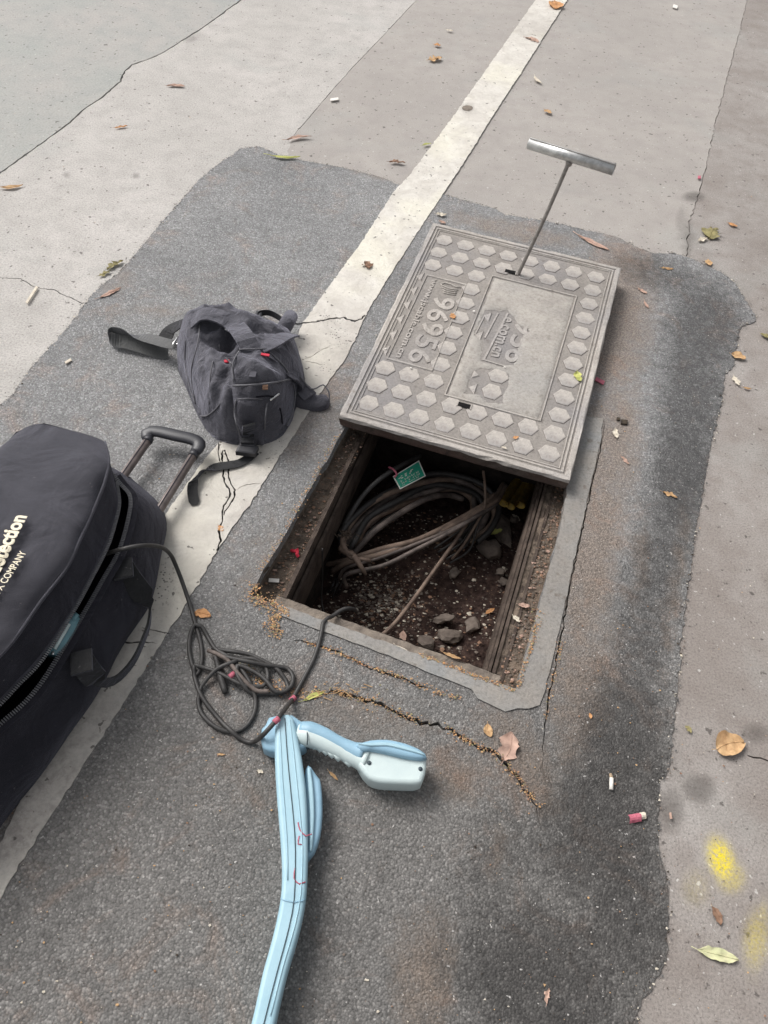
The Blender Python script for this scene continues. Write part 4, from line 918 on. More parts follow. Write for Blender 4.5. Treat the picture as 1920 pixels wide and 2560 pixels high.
# grey webbing loop on the left
lp = [(436, 862, .055), (415, 858, .055), (379, 848, .05), (335, 838, .045), (300, 832, .045), (280, 832, .04), (273, 840, .035), (285, 850, .03), (320, 856, .028), (360, 868, .024), (400, 880, .016), (420, 882, .016)]
pt = spline([P(*p) for p in lp], .008); n = len(pt); sides = []
for i, p in enumerate(pt):
    f = i / (n - 1); t = (pt[min(n - 1, i + 1)] - pt[max(0, i - 1)]).normalized(); flat = Vector((0, 0, 1)).cross(t)
    k = math.exp(-((f - .50) / .16) ** 2) if f < .5 else max(.35, math.exp(-((f - .50) / .16) ** 2)); sides.append(flat * (1 - k) + Vector((0, 0, 1)) * k)
ribbon('webbing_loop', pt, .040, .0018, MAT['webbing_grey'], bp, sides)
pt = spline([P(*p) for p in ((412, 846, .03), (425, 826, .04), (448, 812, .055), (470, 804, .07))], .01); ribbon('side_strap', pt, .042, .003, MAT['webbing_black'], bp)
pt = spline([P(*p) for p in ((642, 806, .06), (646, 786, .06), (672, 782, .06), (700, 796, .055), (712, 812, .05))], .008); ribbon('adjuster_strap', pt, .018, .002, MAT['webbing_black'], bp, [Vector((0, .3, 1))] * len(pt))
pt = [P(652, 792, .035), P(675, 806, .035), P(702, 822, .035)]; ribbon('adjuster_strap', pt, .016, .002, MAT['webbing_grey'], bp)
V, F = box_geo(P(645, 790, .06), Vector((.010, 0, 0)), Vector((0, .020, 0)), Vector((0, 0, .005)), bev=.3); mk('strap_adjuster', V, F, MAT['plastic_black'], bp)
tube('metal_ring', spline([P(x, y, .05) for x, y in ((634, 812), (640, 806), (642, 796), (646, 786))], .006), .0022, MAT['chrome'], bp, 6)

# ------------------------------------------------------------------ wheeled case
case = empty('wheeled_case', P(150, 1500, 0), 'large black soft equipment case, half unzipped, with pulled-out trolley handle', 'case')
NS = 64
def resamp(pts, n=NS):
    pts = spline(pts, .01); d = [0]
    for a, b in zip(pts, pts[1:]): d.append(d[-1] + (b - a).length)
    out = []; j = 0
    for i in range(n):
        s = d[-1] * i / (n - 1)
        while j < len(d) - 2 and d[j + 1] < s: j += 1
        f = (s - d[j]) / max(1e-9, d[j + 1] - d[j]); out.append(pts[j].lerp(pts[j + 1], min(1, f)))
    return out
def curve3(l): return resamp([P(*q) for q in l])
def loft(name, rows, mat, parent, sub=5, smooth=True, wr=.0, seed=0, **k):
    """smooth surface through feature rows (Catmull-Rom across rows)"""
    m = len(rows); n = len(rows[0]); R2 = []
    for r_ in range(m - 1):
        a, b, c, d = rows[max(0, r_ - 1)], rows[r_], rows[r_ + 1], rows[min(m - 1, r_ + 2)]
        for s in range(sub):
            t = s / sub; R2.append([0.5 * ((2 * b[i]) + (c[i] - a[i]) * t + (2 * a[i] - 5 * b[i] + 4 * c[i] - d[i]) * t * t + (3 * b[i] - a[i] - 3 * c[i] + d[i]) * t ** 3) for i in range(n)])
    R2.append(list(rows[-1])); V = []; F = []
    for r_ in R2:
        for p in r_:
            q = Vector(p)
            if wr: q = q + Vector((0, 0, mnoise.noise(q * 9 + Vector((seed, 0, 0))) * wr)) + Vector((mnoise.noise(q * 13 + Vector((0, seed, 0))) * wr * .6, 0, 0))
            V.append(q)
    for j in range(len(R2) - 1):
        for i in range(n - 1): q = j * n + i; F.append((q, q + 1, q + n + 1, q + n))
    return mk(name, V, F, mat, parent, smooth, **k)
# rows run from the handle end to the near end (past the frame)
g_ground = curve3([(330, 1195, .0), (400, 1262, .0), (415, 1310, .0), (408, 1370, .0), (375, 1510, .0), (304, 1625, .0), (240, 1745, .0), (167, 1850, .0), (91, 1955, .0), (40, 2020, .0), (-100, 2200, .0), (-220, 2400, 0)])
g_low = curve3([(305, 1185, .06), (385, 1252, .06), (408, 1300, .06), (402, 1355, .06), (366, 1480, .06), (296, 1600, .06), (225, 1725, .06), (150, 1832, .06), (70, 1940, .06), (0, 2020, .06), (-130, 2200, .06), (-250, 2400, .06)])
g_mid = curve3([(300, 1180, .13), (352, 1225, .13), (372, 1275, .13), (360, 1345, .13), (318, 1450, .13), (245, 1570, .13), (160, 1700, .13), (80, 1800, .13), (0, 1890, .13), (-80, 1980, .13), (-200, 2130, .13), (-320, 2300, .13)])
g_zip = curve3([(284, 1188, .19), (302, 1212, .18), (325, 1240, .175), (324, 1285, .175), (299, 1375, .175), (258, 1450, .175), (202, 1548, .175), (121, 1683, .175), (66, 1754, .175), (0, 1812, .175), (-120, 1920, .175), (-260, 2080, .175)])
g_in = curve3([(285, 1195, .13), (300, 1225, .12), (306, 1260, .11), (300, 1300, .10), (275, 1385, .10), (235, 1460, .10), (175, 1560, .10), (95, 1690, .10), (40, 1760, .10), (-30, 1820, .10), (-150, 1930, .10), (-280, 2080, .12)])
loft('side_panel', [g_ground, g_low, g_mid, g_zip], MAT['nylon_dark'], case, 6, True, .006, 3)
loft('lining', [[p + Vector((0, 0, -.004)) for p in g_zip], g_in, [p + Vector((-.22, 0, -.05)) for p in g_in]], MAT['lining'], case, 4)
l_zip = curve3([(288, 1206, .215), (294, 1258, .215), (283, 1310, .212), (263, 1370, .21), (222, 1450, .21), (177, 1531, .21), (101, 1648, .21), (40, 1712, .21), (0, 1755, .21), (-80, 1830, .21), (-200, 1940, .21), (-330, 2080, .21)])
l_seam = curve3([(262, 1105, .27), (272, 1150, .275), (262, 1205, .275), (233, 1278, .275), (200, 1350, .275), (167, 1420, .275), (101, 1506, .275), (45, 1587, .275), (0, 1640, .275), (-80, 1720, .275), (-200, 1830, .275), (-350, 1960, .275)])
l_top1 = curve3([(215, 1085, .282), (222, 1150, .293), (210, 1215, .296), (180, 1280, .298), (150, 1340, .298), (110, 1400, .298), (50, 1470, .298), (-10, 1540, .298), (-60, 1600, .298), (-140, 1680, .298), (-260, 1790, .298), (-410, 1920, .295)])
l_top2 = curve3([(110, 1058, .275), (90, 1130, .295), (70, 1195, .30), (40, 1260, .303), (0, 1310, .303), (-40, 1360, .303), (-100, 1420, .303), (-160, 1480, .303), (-210, 1540, .303), (-280, 1610, .303), (-400, 1710, .303), (-540, 1840, .30)])
l_top3 = curve3([(40, 1080, .26), (0, 1120, .28), (-30, 1170, .29), (-70, 1220, .29), (-110, 1270, .29), (-150, 1320, .29), (-210, 1380, .29), (-270, 1440, .29), (-320, 1500, .29), (-390, 1570, .29), (-510, 1670, .29), (-650, 1800, .28)])
l_left = curve3([(0, 1125, .22), (-40, 1165, .22), (-80, 1215, .22), (-120, 1265, .22), (-160, 1310, .22), (-210, 1360, .22), (-270, 1420, .22), (-330, 1480, .22), (-380, 1540, .22), (-450, 1610, .22), (-570, 1710, .22), (-700, 1840, .22)])
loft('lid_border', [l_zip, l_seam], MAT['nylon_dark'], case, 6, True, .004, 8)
loft('lid_panel', [l_seam, l_top1, l_top2, l_top3, l_left], MAT['nylon'], case, 8, True, .012, 5)
left_g = [Vector((p.x - .03, p.y, 0.0)) for p in l_left]
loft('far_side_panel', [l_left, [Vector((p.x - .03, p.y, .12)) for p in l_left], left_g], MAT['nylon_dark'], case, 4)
# end panels (handle end and near end) close the case
def endcap(idx, name):
    ring = [r[idx] for r in (g_ground, g_low, g_mid, g_zip, l_zip, l_seam, l_top1, l_top2, l_top3, l_left)] + [left_g[idx]]
    c = sum(ring, Vector()) / len(ring); c = Vector((c.x, c.y, c.z)); V = ring + [c + Vector((0, .03 if idx == 0 else -.03, 0))]; m = len(ring)
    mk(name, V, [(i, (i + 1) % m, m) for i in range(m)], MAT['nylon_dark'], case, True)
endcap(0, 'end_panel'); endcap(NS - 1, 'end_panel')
tube('lid_piping', l_seam[0:], .0032, MAT['nylon'], case, 6)
def zipper(name, path, side=1):
    V = []; F = []; pth = spline(path, .004)
    for i in range(0, len(pth) - 1):
        t = (pth[i + 1] - pth[i]).normalized(); s = Vector((0, 0, 1)).cross(t).normalized()
        box_geo(pth[i] + Vector((0, 0, .002)), t * .0011, s * .0042, Vector((0, 0, .0016)), V, F)
    return mk(name, V, F, MAT['zip'], case)
zipper('zip_teeth', g_zip); zipper('zip_teeth', [p + Vector((.003, 0, -.002)) for p in l_zip])
ribbon('zip_tape', [p + Vector((.008, 0, -.0005)) for p in g_zip], .016, .001, MAT['nylon_dark'], case)
ribbon('zip_tape', [p + Vector((-.006, 0, .004)) for p in l_zip], .014, .001, MAT['nylon'], case)
# grab handle on the side
hs = spline([P(*p) for p in ((308, 1418, .155), (330, 1452, .13), (358, 1488, .09), (374, 1516, .06), (372, 1560, .045), (358, 1600, .045), (338, 1645, .045), (312, 1680, .045), (285, 1702, .05), (255, 1706, .07), (232, 1690, .10), (215, 1668, .135), (205, 1652, .155))], .01)
n = len(hs); ribbon('grab_handle', hs, lambda t: .046 if t < .22 or t > .8 else .026, .005, MAT['webbing_black'], case, [Vector((0, 0, 1)) * (1 if .25 < i / n < .78 else .2) + Vector((.5, .5, 0)) * (.2 if .25 < i / n < .78 else 1) for i in range(n)])
for (x, y) in ((308, 1422), (204, 1655)):
    c = P(x, y, .158); V, F = box_geo(c, Vector((.018, .008, 0)), Vector((-.008, .022, 0)), Vector((.0, 0, .004)), bev=.2); mk('handle_patch', V, F, MAT['webbing_black'], case)
# trolley handle
rA0, rA1 = P(298, 1205, .045), P(372, 1098, .05); rB0, rB1 = P(392, 1285, .045), P(486, 1135, .05)
for a, b in ((rA0, rA1), (rB0, rB1)):
    t = (b - a).normalized(); s = Vector((0, 0, 1)).cross(t); o_ = tube('trolley_rod', [a - t * .12, b], .0108, MAT['handle_rod'], case, 10)
    mk('rod_groove', *ribbon_geo([a - t * .1 + Vector((0, 0, .0108)), b + Vector((0, 0, .0108))], .0025, .0012), MAT['nylon_dark'], case)
gp = spline([rA1, P(366, 1084, .052), P(378, 1078, .054), P(400, 1079, .055), P(440, 1088, .056), P(475, 1096, .055), P(493, 1104, .053), P(498, 1116, .052), rB1 + (rB1 - rB0).normalized() * .004], .008)
tg_ = tube('trolley_grip', gp, lambda t: .0185 - .004 * abs(2 * t - 1) ** 4, MAT['plastic_black'], case, 16)
for v in tg_.data.vertices: v.co.z = .053 + (v.co.z - .053) * .55
for q in (rA1, rB1):
    V = []; F = []; t = (rA1 - rA0).normalized(); tube_geo([q - t * .010, q + t * .004], .0125, 12, V=V, F=F); mk('grip_collar', V, F, MAT['plastic_black'], case, True)
# printed words on the lid panel
def case_h(x, y):
    best = 9; z = .3
    return .3
lidrows = [l_seam, l_top1, l_top2, l_top3]
LP = [p for r_ in lidrows for p in r_]
def lid_z(x, y):
    d = sorted(((p.x - x) ** 2 + (p.y - y) ** 2, p.z) for p in LP)[:6]; ws = [1 / (a + 1e-4) for a, _ in d]; return sum(w_ * z for w_, (_, z) in zip(ws, d)) / sum(ws)
def case_text(name, body, x0, y0, x1, y1, size_px, bold, right_align=True):
    """text whose baseline ends at pixel (x1,y1); baseline direction from (x0,y0) to (x1,y1) on the lid"""
    me = text_mesh(body, 1.0, bold, .004, 0.0); co = np.empty(len(me.vertices) * 3); me.vertices.foreach_get('co', co); co = co.reshape(-1, 3)
    a, b = P(x0, y0, .30), P(x1, y1, .30); t = (b - a).normalized(); up_ = Vector((-t.y, t.x, 0)); L_ = (b - a).length
    x_min, x_max = co[:, 0].min(), co[:, 0].max(); h = co[:, 1].max() - 0
    kx = L_ / (x_max - x_min); S = size_px
    out = []
    for c in co:
        q = a + t * ((c[0] - x_min) * kx) + up_ * (c[1] * S); z = lid_z(q.x, q.y) + .010 + c[2] * .2
        out.append((q.x - case.location.x, q.y - case.location.y, z - case.location.z))
    me.vertices.foreach_set('co', np.array(out).ravel()); me.materials.clear(); me.materials.append(MAT['print']); me.update()
    o = bpy.data.objects.new(name, me); COL.objects.link(o); o.parent = case; return o
case_text('brand_lettering', 'Radiodetection', -50, 1538, 72, 1301, .040, .034)
case_text('company_lettering', 'AN SPX COMPANY', -22, 1529, 70, 1387, .0195, .006)
# pale casing seen through the open zip
ins = empty('instrument_in_case', P(160, 1590, .15), 'pale teal instrument casing visible through the open zip of the case', 'instrument')
tube('casing', spline([P(*p) for p in ((182, 1545, .17), (170, 1565, .17), (150, 1600, .165), (130, 1640, .16))], .01), lambda t: .020 + .006 * math.sin(t * 2.5), MAT['teal'], ins, 14)
tube('casing_edge', [P(172, 1560, .195), P(150, 1598, .195), P(136, 1622, .19)], .004, MAT['mint'], ins, 6)
tube('cap', [P(180, 1540, .185), P(190, 1548, .18)], .010, MAT['teal'], ins, 10)
pebble('screw_head', P(131, 1632, .182), .004, .004, .002, MAT['chrome'], ins, 3, 1)

# ------------------------------------------------------------------ blue cable locator
wand = empty('cable_locator', P(740, 1950, 0), 'pale blue hand-held cable locator lying on the asphalt, long blade and display handle', 'cable locator')
def slab3(name, out_px, ztop, zbot, mat, rnd_=.012, rings=4, crown=.004, smooth=True, step=.012):
    """solid plastic body: outline seen at ztop, rounded shoulders"""
    o_ = spline([P(x, y, ztop * .82) for x, y in out_px], step, True); n = len(o_)
    area = sum(o_[i].x * o_[(i + 1) % n].y - o_[(i + 1) % n].x * o_[i].y for i in range(n))
    if area < 0: o_ = o_[::-1]
    nr = []
    for i in range(n):
        t = (o_[(i + 1) % n] - o_[i - 1]); nr.append(Vector((t.y, -t.x, 0)).normalized())
    V = []; F = []
    def ring(d, z): V.extend([Vector((p.x - q.x * d, p.y - q.y * d, z)) for p, q in zip(o_, nr)])
    ring(rnd_ * .6, zbot); ring(0, zbot + (ztop - zbot) * .35); ring(0, ztop - rnd_)
    for k in range(1, rings + 1): a = math.pi / 2 * k / rings; ring(rnd_ * (1 - math.cos(a)), ztop - rnd_ + rnd_ * math.sin(a))
    m = rings + 3
    for j in range(m - 1):
        for i in range(n): F.append((j * n + i, j * n + (i + 1) % n, (j + 1) * n + (i + 1) % n, (j + 1) * n + i))
    for lay, flip in ((m - 1, False), (0, True)):
        pl = [V[lay * n + i] for i in range(n)]; pv, pt_ = cdt([(pl, True)]); b = len(V); z = pl[0].z
        V.extend([Vector((q[0], q[1], z)) for q in pv])
        for t in pt_:
            if inpoly(sum(pv[i][0] for i in t) / 3, sum(pv[i][1] for i in t) / 3, pl): F.append(tuple(b + i for i in (t[::-1] if flip else t)))
    return mk(name, V, F, mat, wand, smooth)
slab3('blade', [(690, 1800), (700, 1790), (722, 1790), (734, 1800), (745, 1850), (755, 1900), (764, 1970), (768, 2030), (770, 2100), (769, 2170), (764, 2248), (750, 2320), (735, 2375), (718, 2432), (697, 2520), (680, 2600), (655, 2700), (595, 2700), (618, 2600), (634, 2540), (658, 2432), (674, 2375), (688, 2320), (702, 2248), (705, 2180), (701, 2100), (694, 2016), (689, 1940), (687, 1870)], .072, .004, MAT['blue'], .008, 5)
slab3('hub_housing', [(654, 1825), (664, 1815), (672, 1797), (690, 1792), (730, 1790), (752, 1805), (766, 1818), (766, 1870), (745, 1882), (700, 1885), (675, 1882), (658, 1874), (652, 1850)], .056, .004, MAT['blue_deep'], .008, 4)
slab3('battery_pod', [(764, 1925), (770, 1915), (778, 1920), (790, 1938), (800, 1950), (805, 1985), (806, 2040), (800, 2090), (786, 2130), (770, 2150), (760, 2100), (758, 2000)], .050, .004, MAT['blue_deep'], .007, 4)
slab3('pod_rib', [(768, 1924), (775, 1921), (782, 1960), (786, 2040), (780, 2130), (774, 2130), (774, 2040), (770, 1970)], .058, .01, MAT['blue'], .003, 3)
# handle: chain of round sections, pale below and blue above
hp = [(745, 1836, .048, .020), (770, 1840, .05, .0235), (800, 1850, .052, .021), (830, 1865, .052, .0195), (860, 1880, .05, .0175), (880, 1890, .048, .017), (900, 1896, .047, .020), (915, 1902, .046, .026)]
pth = spline([P(x, y, z) for x, y, z, r_ in hp], .006); rs = [r_ for *_, r_ in hp]
def rad_h(t): f = t * (len(rs) - 1); i = min(int(f), len(rs) - 2); return rs[i] + (rs[i + 1] - rs[i]) * (f - i)
tube('handle', pth, rad_h, MAT['mint'], wand, 18)
tube('handle_back', [p + Vector((.004, .008, .006)) for p in pth[:-2]], lambda t: rad_h(t) * .82, MAT['blue_deep'], wand, 14)
V = []; F = []
for k in range(6):
    q = pth[int(len(pth) * (.30 + .095 * k))]; tube_geo([q + Vector((-.012, -.006, .002)), q + Vector((.001, -.018, -.002))], lambda t: .0085 - .002 * t, 8, V=V, F=F)
mk('finger_grip', V, F, MAT['mint'], wand, True)
slab3('display_housing', [(900, 1876), (915, 1864), (935, 1856), (965, 1858), (1010, 1868), (1045, 1880), (1062, 1892), (1066, 1905), (1062, 1940), (1054, 1960), (1040, 1965), (1000, 1964), (950, 1961), (920, 1950), (900, 1925), (888, 1900)], .066, .004, MAT['mint'], .009, 5)
slab3('display_cover', [(890, 1868), (906, 1860), (925, 1855), (965, 1853), (1010, 1862), (1045, 1876), (1062, 1888), (1066, 1900), (1050, 1903), (1010, 1898), (960, 1886), (925, 1880), (905, 1882)], .080, .02, MAT['blue_deep'], .008, 4)
slab3('display_rib', [(895, 1866), (925, 1863), (965, 1862), (1010, 1871), (1050, 1885), (1060, 1894), (1010, 1881), (965, 1871), (925, 1872)], .083, .06, MAT['blue'], .002, 2)
for (x, y) in ((923, 1907), (1051, 1922), (770, 1866)):
    c = P(x, y, .067 if x > 800 else .05); V = []; F = []; tube_geo([c + Vector((0, 0, -.006)), c + Vector((0, 0, .0005))], .0042, 12, V=V, F=F); mk('screw_hole', V, F, MAT['seam'], wand, True)
V = []; F = []
for off in (0,):
    tube_geo(spline([P(x, y, .0735) for x, y in ((712, 1795), (716, 1860), (722, 1930), (730, 2010), (737, 2090), (738, 2170), (735, 2248), (722, 2320), (692, 2432), (664, 2540), (640, 2640))], .02), .0008, 5, V=V, F=F)
mk('blade_seam', V, F, MAT['seam'], wand, True)
V = []; F = []
tube_geo(spline([P(x, y, .0725) for x, y in ((698, 1800), (702, 1870), (706, 1950), (713, 2040), (718, 2120), (719, 2200))], .02), .0012, 6, V=V, F=F); tube_geo(spline([P(x, y, .0725) for x, y in ((724, 1800), (733, 1870), (741, 1950), (750, 2040), (756, 2120), (752, 2230), (738, 2310), (706, 2420), (676, 2540))], .02), .0012, 6, V=V, F=F)
mk('blade_rib', V, F, MAT['blue'], wand, True)
tube('collar_seam', [P(766, 1818, .070), P(769, 1840, .0745), P(768, 1862, .068)], .0012, MAT['seam'], wand, 5)
V, F = tube_geo([P(x, y, z) for x, y, z in ((702, 2246, .067), (708, 2250, .0725), (735, 2256, .0728), (757, 2252, .0725), (763, 2248, .067))], .0011, 5); mk('joint_seam', V, F, MAT['blue_deep'], wand, True)
# faded pink mark on the blade
for pts in ([(745, 2056), (750, 2075), (765, 2090), (780, 2085)], [(748, 2090), (745, 2110), (756, 2112)], [(738, 2170), (735, 2195), (748, 2210), (764, 2205)]):
    tube('pink_mark', spline([P(x, y, .0725) for x, y in pts], .006), .0012, MAT['pink'], wand, 5)

# ------------------------------------------------------------------ the long black lead
lead = empty('test_lead', P(590, 1720, 0), 'long black lead from the case, tangled on the asphalt and running into the pit', 'lead')
LR = .0048
def lp_(pts): return spline([P(x, y, z) for x, y, z in pts], .008)
tube('lead_cable', lp_([(240, 1392, .13), (263, 1385, .17), (304, 1373, .205), (354, 1364, .20), (400, 1367, .15), (425, 1385, .10), (440, 1415, .06), (456, 1456, .03), (476, 1515, .012), (487, 1555, .010), (500, 1600, .008), (505, 1640, .008), (500, 1672, .008), (490, 1688, .008), (482, 1668, .008), (473, 1628, .009), (475, 1590, .012), (487, 1561, .018), (504, 1566, .014), (520, 1594, .008), (538, 1622, .014),
     (560, 1636, .02), (580, 1649, .02), (610, 1682, .016), (631, 1720, .014), (639, 1750, .008), (635, 1784, .008), (614, 1817, .008), (580, 1830, .008), (538, 1817, .010), (504, 1784, .008), (496, 1750, .008), (504, 1716, .012), (524, 1690, .018), (546, 1670, .024), (580, 1656, .028), (606, 1647, .020), (639, 1649, .02), (665, 1670, .014), (669, 1699, .014), (656, 1716, .014), (631, 1716, .018), (597, 1708, .020), (547, 1682, .018), (510, 1669, .014), (485, 1662, .018)]), LR, MAT['rubber'], lead, 8)
tube('lead_cable', lp_([(485, 1662, .018), (486, 1690, .010), (504, 1741, .012), (546, 1796, .008), (576, 1826, .014), (600, 1846, .008), (623, 1856, .008), (640, 1852, .02), (656, 1839, .07), (672, 1822, .078), (698, 1792, .082), (716, 1768, .045), (732, 1746, .012), (766, 1683, .008), (787, 1640, .008), (802, 1590, .008), (808, 1556, .010), (818, 1546, .006), (830, 1541, -.012), (850, 1527, -.02), (868, 1521, -.03), (884, 1523, -.06), (892, 1530, -.12)]), LR, MAT['rubber'], lead, 8)
tube('lead_cable', lp_([(530, 1619, .012), (560, 1626, .014), (589, 1630, .016), (625, 1637, .014), (652, 1649, .014), (680, 1664, .012), (694, 1674, .012), (714, 1700, .008), (720, 1714, .008), (712, 1731, .008), (673, 1734, .008), (631, 1733, .010), (615, 1722, .018), (600, 1700, .024), (590, 1680, .024), (593, 1664, .024), (612, 1668, .022), (640, 1682, .02), (664, 1700, .02), (690, 1730, .018), (715, 1727, .014), (728, 1716, .012), (733, 1693, .010), (720, 1672, .008), (690, 1666, .014), (660, 1662, .02), (625, 1655, .026), (590, 1648, .026), (555, 1640, .024), (535, 1632, .016)]), LR, MAT['rubber'], lead, 8)
tube('lead_cable', lp_([(520, 1626, .02), (545, 1636, .024), (570, 1652, .026), (600, 1690, .024), (640, 1726, .018), (672, 1728, .016)]), LR, MAT['cable'], lead, 8)
tube('plug', lp_([(538, 1640, .02), (545, 1664, .014), (552, 1692, .012), (563, 1732, .010)]), lambda t: .005 + .0035 * math.sin(min(1, t * 1.1) * math.pi * .85), MAT['rubber'], lead, 10)
for (x, y, z) in ((580, 1688, .022), (732, 1747, .012), (691, 1801, .083)):
    q = P(x, y, z); V = []; F = []; d = Vector((.004, .005, 0)); tube_geo([q - d, q + d], LR + .0012, 10, V=V, F=F); mk('pink_band', V, F, MAT['pink'], lead, True)

# ------------------------------------------------------------------ litter: each leaf and scrap a thing of its own
def leaf(px, py, length_px, aspect, ang, mat, label, z=.006, curl=.25, kind='leaf', shape='oval', name='dry_leaf', group='dry leaves lying about', cat='leaf', torn=0.0, seed=0, stem=True):
    rr = random.Random(seed + int(px * 7 + py)); a = R(ang); c = P(px, py, z); e0 = P(px + math.cos(a) * length_px / 2, py + math.sin(a) * length_px / 2, z); e1 = P(px - math.cos(a) * length_px / 2, py - math.sin(a) * length_px / 2, z)
    L_ = (e0 - e1).length; t = (e0 - e1).normalized(); s = Vector((-t.y, t.x, 0)); W_ = L_ * aspect; nu, nv = 12, 6; V = []; F = []
    cu = curl * rr.uniform(.6, 1.3); bend = rr.uniform(-.12, .12) * L_; ph = rr.uniform(0, 9)
    for i in range(nu + 1):
        f = i / nu
        if shape == 'oval': wv = math.sin(math.pi * min(1, f * .97 + .02)) ** .75
        elif shape == 'lance': wv = math.sin(math.pi * (.02 + f * .96)) ** 1.1
        elif shape == 'heart': wv = (math.sin(math.pi * (.04 + f * .94)) ** .6) * (1.1 - .35 * f)
        else: wv = .85 + .3 * mnoise.noise(Vector((f * 4, ph, 0))); 
        for j in range(nv + 1):
            g_ = j / nv * 2 - 1; rag = 1 + torn * mnoise.noise(Vector((f * 7 + ph, (1 if g_ > 0 else -1) * 3, ph))) * abs(g_)
            lat = g_ * W_ / 2 * wv * rag; zz = .001 + cu * W_ * .5 * (abs(g_) ** 1.6) * wv + .10 * L_ * cu * (2 * f - 1) ** 2 + mnoise.noise(Vector((f * 5, g_ * 2, ph))) * W_ * .14 * (1 + torn)
            q = c + t * (L_ * (f - .5)) + s * (lat + bend * (1 - (2 * f - 1) ** 2)); V.append(Vector((q.x, q.y, z + max(.0006, zz))))
    for i in range(nu):
        for j in range(nv):
            if torn > .5 and rr.random() < .12 * torn and j in (0, nv - 1): continue
            q = i * (nv + 1) + j; F.append((q, q + 1, q + nv + 2, q + nv + 1))
    if L_ > .02:
        mid = [V[i * (nv + 1) + nv // 2] + Vector((0, 0, .0006)) for i in range(nu + 1)]
        if stem: mid = [mid[0] - t * L_ * .18 + s * L_ * .04] + mid
        tube_geo(mid, max(.0004, L_ * .010), 4, V=V, F=F)
    return mk(name, V, F, MAT['leaf_' + mat], None, True, label=label, cat=cat, group=group)
